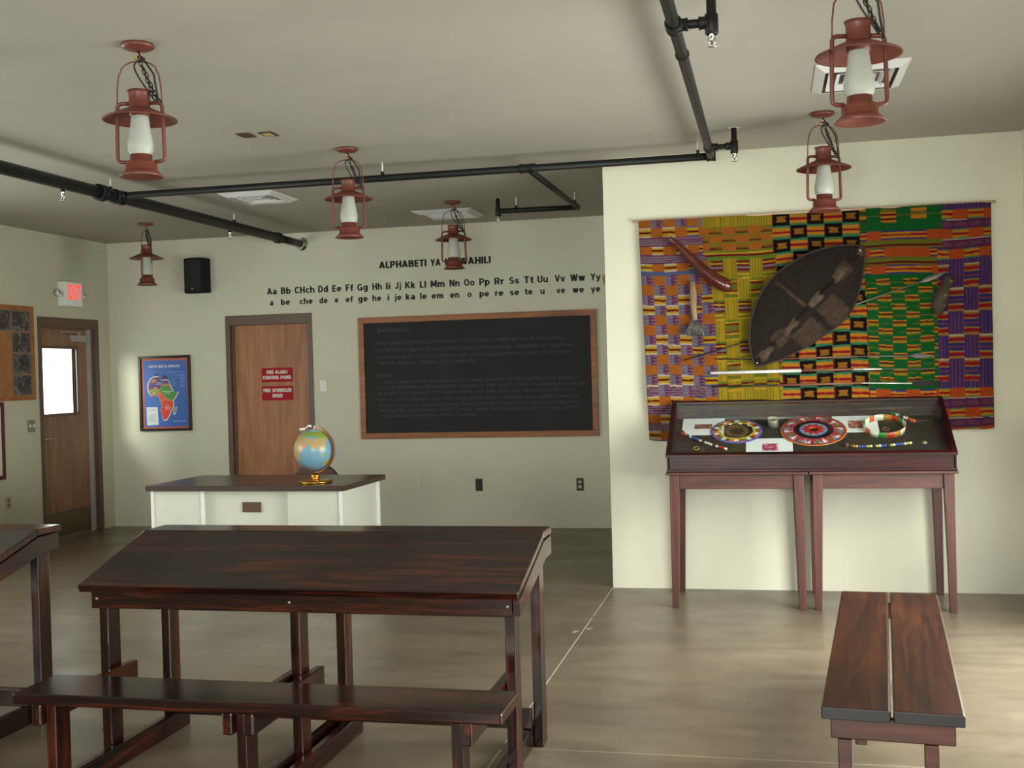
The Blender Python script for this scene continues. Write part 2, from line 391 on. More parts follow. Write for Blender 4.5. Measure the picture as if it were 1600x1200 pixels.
mb.box(XL-.2, BDX0-.03, D, D+.2, 0, C); mb.box(BDX1+.03, XC+.2, D, D+.2, 0, C); mb.box(BDX0-.03, BDX1+.03, D, D+.2, 2.17, C)
struct(mb.build('wall_back', m_wall))
mb = MB(); mb.box(XC, XR+.2, D2, D2+.14, 0, C); mb.box(XC, XC+.14, D2+.14, D, 0, C)
struct(mb.build('wall_partition', m_wall))
mb = MB(); mb.box(XL-.2, -2.4, YR-.2, YR, 0, C); mb.box(.5, XR+.2, YR-.2, YR, 0, C); mb.box(-2.4, .5, YR-.2, YR, 0, .8); mb.box(-2.4, .5, YR-.2, YR, 2.4, C)
struct(mb.build('wall_rear', m_wall))
struct(MB().box(XL, XL+.006, 5.0, D, 2.955, 2.968).build('trim_1', m_wall_left))

# back door
t = struct(thing('door_1', 'closed birch veneer door with two red fire signs in the back wall', 'door', (-5.13, D, 0)))
ox, oy = -5.13, D
mb = MB()
mb.box(-5.616-ox, BDX0-ox, -.012, .11, 0, 2.235); mb.box(BDX1-ox, -4.637-ox, -.012, .11, 0, 2.235); mb.box(BDX0-ox, BDX1-ox, -.012, .11, 2.13, 2.235)
mb.box(BDX0-ox, BDX0+.02-ox, .03, .06, 0, 2.13); 
mb.build('door_frame', m_frame, t, .004)
mb = MB(); mb.box(BDX0-ox, BDX1-ox, .06, .105, .0, 2.13); mb.build('door_leaf', m_door, t, .002)
mb = MB()
for px, py in ((397, 518), (414, 517), (398, 511), (415, 510)):
    p = at(px, py, 'y', D+.058); mb.lathe([(0, .002), (.007, 0), (.007, -.004)], (p.x-ox, .058, p.z), 8, Matrix.Rotation(pi/2, 3, 'X'))
mb.build('screw', m_steel, t)
m_signred = plain('sign_red', S(164, 24, 34), .6, var=.03, spec=.2); m_signwhite = plain('sign_white', S(230, 222, 218), .5, var=0)
def redsign(z0, z1, lines, label):
    s = thing('fire_sign', label, 'sign', (-5.07, D+.058, z0), 0, 'red fire signs on the back door')
    MB().box(-.175, .175, -.004, 0, 0, z1-z0).build('sign_plate', m_signred, s)
    h = z1-z0
    for i, (tx, w) in enumerate(lines):
        boldtext(tx, .038, w, m_signwhite, wallM(-w/2, -.0042, h*(.58-.38*i)), 'text_line', s, st=.27)
redsign(1.523, 1.672, [('FIRE ALARM', .235), ('CONTROL PANEL', .325)], 'upper red sign on the back door reading FIRE ALARM CONTROL PANEL')
redsign(1.33, 1.48, [('FIRE SPRINKLER', .32), ('RISER', .115)], 'lower red sign on the back door reading FIRE SPRINKLER RISER')

# left door
t = struct(thing('door_2', 'birch exit door with a bright square window in the left wall', 'door', (XL, 10.34, 0)))
def Lb(x0, x1, y0, y1, z0, z1): return (x0-XL, x1-XL, y0-10.34, y1-10.34, z0, z1)
mb = MB()
mb.box(*Lb(-7.10, -6.978, 9.837, LDY0, 0, 2.235)); mb.box(*Lb(-7.10, -6.978, LDY1, 10.865, 0, 2.235)); mb.box(*Lb(-7.10, -6.978, LDY0, LDY1, 2.13, 2.235))
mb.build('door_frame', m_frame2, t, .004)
wy0, wy1, wz0, wz1 = 9.985, 10.555, 1.265, 1.925
mb = MB(); xa, xb = -7.10, -7.06
mb.box(*Lb(xa, xb, LDY0, wy0, .002, 2.13)); mb.box(*Lb(xa, xb, wy1, 10.75, .002, 2.13)); mb.box(*Lb(xa, xb, wy0, wy1, .002, wz0)); mb.box(*Lb(xa, xb, wy0, wy1, wz1, 2.13))
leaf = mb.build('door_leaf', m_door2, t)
mb = MB(); e = .028
mb.box(*Lb(-7.105, -7.045, wy0-e, wy0, wz0-e, wz1+e)); mb.box(*Lb(-7.105, -7.045, wy1, wy1+e, wz0-e, wz1+e)); mb.box(*Lb(-7.105, -7.045, wy0, wy1, wz0-e, wz0)); mb.box(*Lb(-7.105, -7.045, wy0, wy1, wz1, wz1+e))
mb.build('window_frame', m_frame2, t)
MB().box(*Lb(-7.083, -7.077, wy0, wy1, wz0, wz1)).build('window_pane', m_glass, t)
MB().box(*Lb(-7.06, -7.056, LDY0+.02, 10.735, .02, .27)).build('kick_plate', plain('dull_kick_plate', S(110, 96, 78), .35, .8), t)
MB().box(*Lb(-7.10, -7.03, 10.75, 10.80, 0, 2.13)).build('hinge_strip', plain('satin_aluminium', S(176, 174, 172), .35, .3), t, .002)
mb = MB(); mb.box(*Lb(-7.06, -7.01, 10.42, 10.70, 2.0, 2.065)); mb.box(*Lb(-7.03, -7.015, 10.24, 10.62, 2.09, 2.105)); mb.box(*Lb(-7.045, -7.015, 10.56, 10.60, 2.06, 2.1))
mb.build('door_closer', m_steel, t, .004)
mb = MB(); mb.lathe([(0, .012), (.03, .01), (.03, 0)], (-7.06-XL, 9.945-10.34, 1.02), 20, Matrix.Rotation(pi/2, 3, 'Y'))
mb.tube([(-.07, -.395, 1.02), (-.015, -.395, 1.02), (-.01, -.37, 1.02), (-.01, -.27, 1.022)], .011)
mb.build('door_handle', m_steel, t)
# ground and hedge outside the exit door
m_grass = plain('pale_gravel', S(200, 196, 180), .9)

# windows off to the right and behind (daylight comes through these)
def window_y(n, x, y0, y1, z0, z1, nm, label):
    t = struct(thing('window_%d' % n, label, 'window', (x, (y0+y1)/2, z0)))
    L = (y1-y0)/2; H = z1-z0; mb = MB(); w = .05
    mb.box(-.03, .03, -L, L, 0, w); mb.box(-.03, .03, -L, L, H-w, H)
    for i in range(nm+1):
        yy = -L+w/2+(2*L-w)*i/nm; mb.box(-.03, .03, yy-w/2, yy+w/2, w, H-w)
    mb.build('window_frame', m_white, t)
window_y(1, XR+.05, 4.2, 6.95, .08, 2.25, 3, 'tall window in the right wall')
window_y(2, XR+.05, .1, 2.7, .6, 2.25, 3, 'window in the right wall nearer the camera')
window_y(3, XL-.1, -.4, 2.3, .8, 2.3, 3, 'window in the left wall nearer the camera')

window_y(4, XL-.1, 4.6, 7.2, .8, 2.3, 3, 'added unseen window in the left wall before the bulletin board')  # unseen window added to go with the left far fill light

# ------------------------------------------------------------------ exit sign, board, switches on the left wall
t = thing('exit_sign', 'white exit sign with red letters and two emergency lamps above the left door', 'exit sign', (XL, 10.33, 2.35))
bx('sign_body', m_white, t, 0, .09, -.145, .145, 0, .25, bevel=.006)
m_exit = plain('exit_red', (1, .05, .04, 1), .4, emit=1.1, var=0)
Mx = Matrix.Translation((.0905, -.1, .075)) @ Matrix.Rotation(pi/2, 4, 'Z') @ Matrix.Rotation(pi/2, 4, 'X')
textobj('exit_lettering', textmesh('EXIT', .21, width=.225, bold=.006), m_exit, Mx, t)
for s in (-1, 1):
    mb = MB(); R = Matrix.Rotation(RAD(62), 3, 'Y')
    mb.lathe([(0, -.035), (.03, -.03), (.04, 0), (.041, .012), (.035, .014)], (.06, s*.2, .13), 20, R)
    mb.tube([(.05, s*.155, .12), (.055, s*.18, .12)], .012)
    h = mb.build('emergency_lamp', m_white, t)
    MB().lathe([(.036, .008), (.02, .014), (0, .016)], (.06, s*.2, .13), 20, R).build('lens', m_chrome, h)

t = thing('bulletin_board', 'cork bulletin board with dark photographs on the left wall beside the door', 'bulletin board', (XL, 8.9, 1.42))
y0, y1, H = -.95, .86, .905
m_cork = plain('cork', S(150, 100, 58), .9, var=.12)
MB().box(0, .015, y0+.03, y1-.03, .03, H-.03).build('cork_panel', m_cork, t)
mb = MB(); mb.box(0, .022, y0, y1, 0, .035); mb.box(0, .022, y0, y1, H-.035, H); mb.box(0, .022, y0, y0+.035, .035, H-.035); mb.box(0, .022, y1-.035, y1, .035, H-.035)
mb.build('board_frame', m_oak, t, .002)
def photo_mat():
    m, nt, b = newmat('dark_photograph')
    n0 = nt.nodes.new('ShaderNodeTexNoise'); n0.noise_dimensions = '4D'; n0.inputs['Scale'].default_value = 13; n0.inputs['Detail'].default_value = 5; n0.inputs['Distortion'].default_value = 1.5
    oi = nt.nodes.new('ShaderNodeObjectInfo'); nt.links.new(math_(nt, 'MULTIPLY', oi.outputs['Random'], 40), n0.inputs['W']); nt.links.new(mapped(nt), n0.inputs['Vector']); n = n0.outputs[0]
    nt.links.new(ramp(nt, n, [(.36, S(28, 24, 26)), (.52, S(66, 58, 56)), (.66, S(120, 114, 112))]), b.inputs['Base Color']); b.inputs['Roughness'].default_value = .35
    return m
m_photo = photo_mat(); m_mount = plain('photo_mount', S(110, 96, 88), .7)
cells = [(9.765-.05-.285, r_) for r_ in range(4)]+[(9.765-.05-.285*2-.0, 0)]
k = 0
for yy, r_ in cells:
    z1 = 1.42+.905-.045-r_*.205; z0 = z1-.2
    first = k == 0; k += 1
    lab = ['dark photograph at the top right corner of the bulletin board', 'dark photograph second from the top in the right column of the board', 'dark photograph third from the top in the right column of the board', 'dark photograph at the bottom right corner of the bulletin board', 'dark photograph at the top of the board, second column from the right'][k-1]
    p = tag(MB().use(m_mount).box(0, .002, 0, .275, 0, .198).use(m_photo).box(.002, .003, .012, .263, .01, .188).build('photograph', m_photo, loc=(XL+.0152, yy, z0)), lab, 'photograph', 'photographs on the bulletin board')

def plate(name, label, cat, loc, w, h, facing, mat, inner):
    t = thing(name, label, cat, loc, pi/2 if facing == 'x' else 0)
    bx('cover_plate', mat, t, -w/2, w/2, -.006, 0, -h/2, h/2, bevel=.002)
    inner(t, w, h); return t
m_plate = plain('steel_wall_plate', S(150, 146, 136), .35, .6)
m_plate_b = plain('brown_wall_plate', S(52, 44, 40), .4)
m_ivp = plain('tan_wall_plate', S(160, 148, 122), .5)
def rocker(t, w, h): bx('rocker', m_white, t, -w*.2, w*.2, -.011, -.005, -h*.22, h*.22, bevel=.002)
def toggles(t, w, h):
    for s in (-1, 1): bx('toggle', m_white, t, s*w*.24-.006, s*w*.24+.006, -.02, -.005, -.012, .012, bevel=.002)
m_recp = plain('receptacle', S(92, 84, 74), .4); m_recw = plain('pale_receptacle', S(206, 202, 192), .4)
def recept(mat):
    def f(t, w, h):
        for s in (-1, 1): MB().lathe([(0, .003), (.016, .003), (.017, 0)], (0, -.006, s*.024), 16, Matrix.Rotation(pi/2, 3, 'X')).build('socket', mat, t)
    return f
plate('light_switch', 'steel light switch plate with white rocker right of the back door', 'light switch', (-4.529, D, 1.47), .08, .125, 'y', m_plate, rocker)
plate('wall_outlet', 'dark blank outlet under the chalkboard, the left one of the pair', 'outlet', (-2.887, D, .433), .072, .125, 'y', m_plate_b, recept(m_plate_b))
plate('wall_outlet', 'dark outlet with pale sockets under the right end of the chalkboard', 'outlet', (-1.855, D, .433), .072, .125, 'y', m_plate_b, recept(m_recw))
plate('light_switch', 'double steel switch plate on the left wall beside the exit door', 'light switch', (XL, 9.695, 1.167), .115, .118, 'x', m_plate, toggles)
plate('wall_outlet', 'tan outlet low on the left wall, left of the exit door', 'outlet', (XL, 9.32, .464), .08, .12, 'x', m_ivp, recept(m_recp))
t = thing('wall_panel', 'dark red framed panel on the left wall at the photo edge', 'panel', (XL, 8.9, .69))
mb = MB(); 
for b in ((0, .025, -.4, .375, 0, .04), (0, .025, -.4, .375, .68, .72), (0, .025, .34, .375, .04, .68), (0, .025, -.4, -.365, .04, .68)): mb.box(*b)
mb.build('panel_frame', plain('dark_red_frame', S(84, 18, 26), .4), t, .002)
MB().box(0, .012, -.37, .345, .035, .685).build('panel_sheet', m_ivory, t)

# ------------------------------------------------------------------ speaker
t = thing('wall_speaker', 'black curved loudspeaker high on the back wall', 'speaker', (-5.88, D, 2.485))
prof = [(-.125, -.03), (-.125, -.14), (-.07, -.185), (0, -.2), (.07, -.185), (.125, -.14), (.125, -.03)]
MB().prism([(x, y, .0) for x, y in prof], (0, 0, .365)).build('cabinet', m_blk, t, .006)
prof2 = [(-.115, -.146), (-.068, -.188), (0, -.204), (.068, -.188), (.115, -.146), (0, -.17)]
MB().prism([(x, y, .02) for x, y in prof2], (0, 0, .325)).build('grille', plain('speaker_grille', S(22, 22, 23), .8, var=.3), t)
bx('bracket', m_blk, t, -.04, .04, -.035, 0, .12, .24)
MB().lathe([(0, .002), (.01, .002), (.01, 0)], (.0, -.205, .04), 12, Matrix.Rotation(pi/2, 3, 'X')).build('badge', m_steel, t)

# ------------------------------------------------------------------ wall lettering
t = thing('wall_heading', 'black heading ALPHABETI YA KISWAHILI on the back wall', 'lettering', (-3.29, D, 2.66))
words = [('ALPHABETI', 592, 666.5), ('YA', 672.5, 688.5), ('KISWAHILI', 695, 767)]
for w, a, b in words:
    xa, xb = at(a, 412, 'y', D).x, at(b, 412, 'y', D).x
    boldtext(w, .071, xb-xa, m_letter, wallM(xa+3.29, -.0002, 0), 'word', t, st=.27)
R1 = [('Aa', -5.131, -5.023), ('Bb', -4.974, -4.864), ('CHch', -4.821, -4.597), ('Dd', -4.558, -4.448), ('Ee', -4.402, -4.3), ('Ff', -4.254, -4.17), ('Gg', -4.128, -4.012), ('Hh', -3.963, -3.858), ('Ii', -3.816, -3.768), ('Jj', -3.72, -3.653), ('Kk', -3.61, -3.501), ('Ll', -3.453, -3.385), ('Mm', -3.338, -3.189), ('Nn', -3.139, -3.032), ('Oo', -2.988, -2.875), ('Pp', -2.828, -2.719), ('Rr', -2.671, -2.572), ('Ss', -2.518, -2.416), ('Tt', -2.367, -2.27), ('Uu', -2.231, -2.124), ('Vv', -2.056, -1.95), ('Ww', -1.902, -1.749), ('Yy', -1.698, -1.596)]
R2 = [('a', -5.103, -5.063), ('be', -4.976, -4.876), ('che', -4.768, -4.622), ('de', -4.548, -4.456), ('e', -4.378, -4.336), ('ef', -4.258, -4.178), ('ge', -4.122, -4.016), ('he', -3.965, -3.869), ('i', -3.802, -3.782), ('je', -3.727, -3.652), ('ka', -3.607, -3.507), ('le', -3.454, -3.382), ('em', -3.331, -3.207), ('en', -3.136, -3.039), ('o', -2.955, -2.909), ('pe', -2.829, -2.728), ('re', -2.668, -2.581), ('se', -2.515, -2.419), ('te', -2.361, -2.282), ('u', -2.204, -2.16), ('ve', -2.042, -1.954), ('we', -1.88, -1.765), ('ye', -1.697, -1.603)]
for rows, z, nm, lab in ((R1, 2.443, 'alphabet_row', 'upper row of paired black alphabet letters above the chalkboard'), (R2, 2.328, 'pronunciation_row', 'lower row of small black letter sounds above the chalkboard')):
    t = thing(nm, lab, 'lettering', (-3.36, D, z))
    for tx, a, b in rows:
        boldtext(tx, .069 if rows is R1 else .064, b-a, m_letter, wallM(a+3.36, -.0002, 0), 'letter_pair', t, st=.235)

# ------------------------------------------------------------------ chalkboard
bx0, bx1, bz0, bz1 = -4.122, -1.647, .911, 2.16
t = thing('chalkboard', 'large oak framed chalkboard with faded chalk writing on the back wall', 'chalkboard', (-2.885, D, bz0))
W = (bx1-bx0)/2; H = bz1-bz0
MB().box(-W+.03, W-.03, -.015, 0, .03, H-.03).build('slate', m_board, t)
mb = MB(); fw = .06
mb.box(-W, W, -.03, 0, 0, fw); mb.box(-W, W, -.03, 0, H-fw, H); mb.box(-W, -W+fw, -.03, 0, fw, H-fw); mb.box(W-fw, W, -.03, 0, fw, H-fw)
mb.build('board_frame', m_oak, t, .003)
chalk = [('SWAHILI', 590, 518, 638, .06), ('THE NAME SWAHILI COMES FROM THE ARABIC WORD SAWAHIL (COASTAL)', 588, 538, 882, .05),
 ('IT IS SPOKEN BY ABOUT 50 MILLION PEOPLE AND IS THE OFFICIAL LANGUAGE OF TANZANIA,', 587, 549, 895, .05),
 ('UGANDA AND KENYA. IT CONTAINS A LOT OF VOCABULARY FROM ARABIC, PORTUGUESE,', 588, 560, 892, .05),
 ('PERSIAN, ENGLISH, GERMAN AND THE INDIES.', 590, 569, 745, .05), ('MAASAI', 588, 588, 612, .045),
 ('THE MAASAI ARE AN AFRICAN ETHNIC GROUP OF SEMI NOMADIC PEOPLE', 600, 598, 903, .045),
 ('LOCATED IN KENYA AND NORTHERN TANZANIA. THEY LIVE IN SMALL VILLAGES SURROUNDED', 588, 607, 915, .045),
 ('BY A FENCE OF THORNS. THE MAASAI SPEAK MAA AND HERD CATTLE ACROSS THE PLAINS', 590, 616, 900, .045),
 ('THEIR CLOTHES ARE RED AND THEY WEAR BEADS THAT SHOW AGE AND FAMILY STANDING', 588, 626, 905, .045),
 ('THE WOMEN BUILD THE HOUSES AND THE WARRIORS GUARD THE HERDS FROM THE LIONS', 590, 635, 905, .045),
 ('AND OFTEN WALK MANY MILES TO FIND FRESH WATER AND GRASS FOR THE CATTLE', 592, 643, 905, .045),
 ('THEY ARE KNOWN FOR JUMPING DANCES', 594, 651, 745, .045)]
mb = MB().use(m_chalk)
for tx, a, yy, b, sz in chalk:
    p = at(a, yy, 'y', D-.016); q = at(b, yy, 'y', D-.016)
    add_text(mb, textmesh(tx, sz, width=q.x-p.x, extr=.0002, bold=-.0002), wallM(p.x+2.885, -.0158, p.z-bz0-.01))
mb.build('chalk_writing', m_chalk, t, recalc=False)
# faint repaired patch on the wall
tag(MB().box(-3.808, -3.486, D-.004, D, .386, .651).build('access_panel', m_wall, None, .002), 'flush painted access panel on the back wall, right of the white desk', 'access panel')

# ------------------------------------------------------------------ poster
X0, X1, Z0, Z1 = -6.642, -6.034, 1.03, 1.836
t = thing('framed_poster', 'framed blue poster of Africa on the back wall near the left corner', 'poster', ((X0+X1)/2, D, Z0))
W = (X1-X0)/2; H = Z1-Z0; fw = .026
mb = MB(); mb.box(-W, W, -.03, 0, 0, fw); mb.box(-W, W, -.03, 0, H-fw, H); mb.box(-W, -W+fw, -.03, 0, fw, H-fw); mb.box(W-fw, W, -.03, 0, fw, H-fw)
mb.build('poster_frame', m_blkframe, t, .003)
pm = {k: plain('print_'+k, S(*c), .5, var=.03) for k, c in dict(orange=(196, 100, 66), blue=(62, 104, 186), white=(222, 226, 230), purple=(84, 60, 128), green=(74, 140, 52), red=(222, 62, 40), tan=(186, 122, 80), navy=(40, 40, 84), lime=(128, 160, 60)).items()}
def pp(x, y, d):
    p = at(200+x/8, 540+y/8, 'y', D-.01); return (p.x-t.location.x, -.008-d, p.z-Z0)
mb = MB().use(pm['orange']).box(-W+.02, W-.02, -.008, 0, .02, H-.02)
def poly(col, pts, d):
    mb.use(pm[col]).prism([pp(x, y, d) for x, y in pts], (0, .0004, 0))
poly('blue', [(190, 190), (722, 182), (762, 1008), (215, 1022)], .001)
af = [(300, 400), (330, 388), (385, 385), (400, 420), (430, 435), (445, 420), (500, 430), (520, 470), (560, 560), (580, 582), (632, 572), (600, 640), (567, 690), (574, 760), (542, 810), (530, 850), (490, 925), (445, 937), (425, 880), (408, 790), (425, 740), (395, 680), (385, 632), (340, 628), (290, 637), (260, 592), (245, 540), (250, 480), (275, 430)]
cx, cy = 420, 600
poly('navy', [(322, 395), (335, 358), (372, 355), (385, 372), (400, 400)], .0014)
poly('navy', [(418, 420), (440, 368), (478, 375), (495, 412), (490, 428)], .0014)
poly('white', [(cx+(x-cx)*1.03, cy+(y-cy)*1.02) for x, y in af], .0018)
poly('tan', [(cx+(x-cx)*.975, cy+(y-cy)*.985) for x, y in af], .0022)
poly('purple', [(305, 410), (385, 395), (430, 445), (500, 438), (515, 480), (480, 472), (420, 500), (390, 550), (345, 510), (300, 540), (268, 556), (258, 520), (270, 460)], .0026)
poly('tan', [(300, 425), (345, 420), (360, 450), (320, 470), (285, 470)], .003)
poly('green', [(420, 505), (500, 500), (560, 572), (615, 580), (590, 640), (560, 678), (490, 665), (450, 620), (395, 570)], .0026)
poly('lime', [(275, 575), (330, 540), (378, 570), (370, 600), (290, 618)], .0026)
poly('red', [(392, 612), (430, 612), (465, 668), (490, 690), (558, 694), (563, 760), (532, 810), (520, 850), (485, 912), (450, 922), (432, 870), (420, 800), (436, 740), (405, 665)], .0026)
poly('orange', [(430, 640), (470, 670), (440, 700), (440, 740), (425, 700)], .003)
poly('white', [(565, 805), (598, 762), (616, 772), (592, 862), (568, 862)], .0018)
poly('tan', [(572, 808), (600, 772), (608, 780), (588, 853), (574, 853)], .0022)
poly('white', [(232, 770), (370, 768), (385, 992), (240, 998)], .0018)
m_ptx = plain('print_pale_text', S(160, 180, 214), .5, var=0)
mb.mats.append(m_ptx)
def bar(x0, y0, x1, col=m_ptx, h=5):
    mb.use(col).prism([pp(x0, y0, .003), (pp(x1, y0-(x1-x0)*.03, .003)), (pp(x1, y0-(x1-x0)*.03+h, .003)), pp(x0, y0+h, .003)], (0, .0003, 0))
for yy in (795, 815, 862, 880, 896, 912, 928, 942): bar(258, yy, 350, m_plate, 4)
bar(500, 328, 700)
for yy in (360, 378): bar(608, yy, 708)
for yy in (360, 412, 440, 462, 495): bar(552, yy, 592)
for yy in (405, 430, 460, 492, 508): bar(650, yy, 712)
for x0, yy, x1 in ((365, 462, 415), (345, 480, 450), (430, 572, 550), (460, 592, 530), (310, 590, 340), (475, 750, 520), (455, 772, 545), (465, 792, 530), (570, 942, 725)): bar(x0, yy, x1, pm['white'])
p0, p1 = pp(262, 280, .003), pp(648, 268, .003)
mb.use(pm['white']); add_text(mb, textmesh('HOW BIG IS AFRICA?', .04, width=p1[0]-p0[0], bold=.001), wallM(p0[0], -.0115, p0[2]))
mb.build('printed_sheet', None, t, recalc=False)

# ------------------------------------------------------------------ ceiling: vents, small plates
def vent(name, x0, x1, y0, y1, label, style):
    t = thing(name, label, 'air vent', ((x0+x1)/2, (y0+y1)/2, C), 0, 'white square vents in the ceiling')
    a, b = (x1-x0)/2, (y1-y0)/2
    MB().box(-a*.8, a*.8, -b*.8, b*.8, -.004, -.001).build('throat', m_ventdark if style else m_vent, t)
    def sq(mb, s0, z0, s1, z1, th=.004):
        c = [(-1, -1), (1, -1), (1, 1), (-1, 1)]
        for i in range(4):
            (ax, ay), (bx_, by) = c[i], c[(i+1) % 4]
            P = [(ax*a*s0, ay*b*s0, z0), (bx_*a*s0, by*b*s0, z0), (bx_*a*s1, by*b*s1, z1), (ax*a*s1, ay*b*s1, z1)]
            mb.prism(P, (0, 0, -th))
    mb = MB(); sq(mb, 1, -.001, .78, -.028); mb.build('vent_frame', m_vent, t)
    if style:
        mb = MB()
        for s0 in (.7, .52, .34): sq(mb, s0, -.024, s0-.09, -.008, .003)
        mb.box(-a*.18, a*.18, -b*.18, b*.18, -.024, -.02); mb.build('louver', m_vent, t)
    else:
        mb = MB()
        for i in range(15):
            u = -.76+1.52*i/14; mb.box(-a*.78, a*.78, b*u-.005, b*u+.005, -.024, -.01)
        mb.build('louver', m_vent, t)
vent('ceiling_vent', -4.31, -3.84, 8.44, 8.98, 'white ceiling vent between the thick pipe and the second lantern row', 1)
vent('ceiling_vent', -3.19, -2.62, 10.03, 10.56, 'fine slatted white ceiling vent behind the lantern over the lettering', 0)
vent('ceiling_vent', .26, .72, 5.92, 6.5, 'white ceiling vent behind the large lantern at the top right', 1)
m_brownp = plain('brown_plate', S(72, 50, 44), .5)
tag(MB().box(-.042, .042, -.062, .062, -.006, 0).build('ceiling_plate', m_brownp, None, .001, loc=(-3.104, 6.475, C)), 'small dark blank ceiling plate, the left one of the two', 'ceiling plate')
t = thing('ceiling_plate', 'small brown ceiling plate with a brass insert, right one of the two', 'ceiling plate', (-2.962, 6.49, C))
bx('plate', m_brownp, t, -.042, .042, -.062, .062, -.006, 0, bevel=.001)
MB().box(-.024, .024, -.035, .035, -.011, -.006).build('insert', plain('brass_insert', S(190, 176, 110), .4, .3), t)

# ------------------------------------------------------------------ sprinkler pipes
t = thing('sprinkler_pipes', 'black fire sprinkler pipes hung under the ceiling', 'pipe', (-4.72, 7.65, 2.955))
OX, OY, OZ = t.location
def Q(x, y, z): return (x-OX, y-OY, z-OZ)
MB().tube([Q(-4.72, YR, 2.955), Q(-4.72, 10.5, 2.955)], .044, 20).build('main_pipe', m_pipe, t)
MB().tube([Q(-4.72, 10.5, 2.955), Q(-4.728, D-.03, 2.955)], .037, 20).build('main_pipe', m_pipe, t)
MB().lathe([(.039, .04), (.05, .02), (.07, 0)], Q(-4.728, D, 2.955), 24, Matrix.Rotation(pi/2, 3, 'X')).build('wall_escutcheon', m_chrome, t)
zb = 2.96; YB = 7.64
MB().tube([Q(-4.72, YB, zb), Q(-.345, YB, zb)], .025, 16).build('branch_pipe', m_pipe, t)
MB().tube([Q(-.345, YR, zb), Q(-.345, YB, zb)], .026, 16).build('branch_pipe', m_pipe, t)
MB().tube([Q(-1.585, YB, zb), Q(-1.57, 9.64, zb)], .022, 14).build('branch_pipe', m_pipe, t)
MB().tube([Q(-1.57, 9.64, zb), Q(-2.26, 9.59, zb)], .022, 14).build('branch_pipe', m_pipe, t)
def coup(x, y, z, ax, r, L):
    R = {'x': Matrix.Rotation(pi/2, 3, 'Y'), 'y': Matrix.Rotation(pi/2, 3, 'X'), 'z': Matrix.Identity(3)}[ax]
    MB().lathe([(r*.8, -L), (r, -L), (r, -L*.6), (r*.93, -L*.5), (r*.93, L*.5), (r, L*.6), (r, L), (r*.8, L)], Q(x, y, z), 20, R).build('pipe_coupling', m_pipe, t)
coup(-4.72, 7.43, 2.955, 'y', .06, .035); coup(-4.72, YB+.02, 2.955, 'y', .055, .06); coup(-4.725, 10.5, 2.955, 'y', .054, .03)
MB().lathe([(.02, .0), (.03, 0), (.03, .05), (.02, .05)], Q(-4.69, YB, zb), 16, Matrix.Rotation(pi/2, 3, 'Y')).build('pipe_coupling', m_pipe, t)
coup(-1.585, YB, zb, 'x', .033, .055); coup(-.345, YB, zb, 'x', .034, .03); coup(-.345, 4.66, zb, 'y', .036, .04); coup(-.345, 7.33, zb, 'y', .032, .03)
MB().lathe([(0, .028), (.02, .02), (.027, 0), (.02, -.02), (0, -.028)], Q(-.345, YB, zb), 16).build('pipe_elbow', m_pipe, t)
MB().lathe([(0, .026), (.018, .018), (.025, 0), (.018, -.018), (0, -.026)], Q(-1.57, 9.64, zb), 16).build('pipe_elbow', m_pipe, t)
def drop(x, y, fx=None, fy=None, r=.018):
    if fx is not None: MB().tube([Q(fx, fy, zb), Q(x, y, zb)], r*.9, 14).build('arm_over', m_pipe, t); coup(fx+(x-fx)*.25, y, zb, 'x', r*1.35, .018); coup(fx+(x-fx)*.78, y, zb, 'x', r*1.35, .018)
    MB().tube([Q(x, y, C), Q(x, y, zb-.04)], r, 14).build('riser', m_pipe, t)
    MB().lathe([(r*1.1, -.05), (r*1.35, -.045), (r*1.35, .03), (r*1.1, .035)], Q(x, y, zb), 16).build('pipe_tee', m_pipe, t)
    MB().lathe([(r, 0), (.034, -.002), (.034, 0)], Q(x, y, C), 16).build('ceiling_escutcheon', m_white, t)
    head(x, y, zb-.04)
def head(x, y, z):
    mb = MB(); c = Q(x, y, z)
    mb.lathe([(.012, 0), (.012, -.018), (.007, -.022), (.005, -.055), (.02, -.058), (.02, -.061), (0, -.061)], c, 12)
    for s in (-1, 1): mb.tube([(c[0]+s*.009, c[1], c[2]-.018), (c[0]+s*.014, c[1], c[2]-.035), (c[0]+s*.004, c[1], c[2]-.052)], .0028, 6)
    mb.build('sprinkler_head', m_chrome, t)
drop(-.195, 4.66, -.345, 4.66, .02); drop(-.185, 7.33, -.345, 7.33); drop(-2.26, 9.59)
for x, y in ((-4.74, 7.0), (-4.74, 9.5)):
    MB().tube([Q(x, y, 2.955), Q(x, y, 2.90)], .016, 10).build('outlet_nipple', m_pipe, t); head(x, y, 2.90)
def hanger(x, y, z, r):
    mb = MB(); mb.ring(Q(x, y, z), r+.004, .004, 20, 6, Matrix.Rotation(pi/2, 3, 'Y') if abs(y-YB) < .01 or y > 9.58 and x < -2 else Matrix.Rotation(pi/2, 3, 'X'))
    mb.box(x-OX-.01, x-OX+.01, y-OY-.01, y-OY+.01, z-OZ+r, z-OZ+r+.025)
    h = mb.build('pipe_hanger', m_pipe, t)
    MB().tube([Q(x, y, z+r+.02), Q(x, y, C)], .005, 8).build('hanger_rod', m_white, h)
for a in ((-2.63, YB, zb, .021), (-.43, YB, zb, .021), (-2.1, 9.6, zb, .019), (-1.572, 9.5, zb, .019), (-4.72, 9.55, 2.955, .037), (-4.72, 7.56, 2.955, .04), (-.345, 5.1, zb, .024)): hanger(*a)

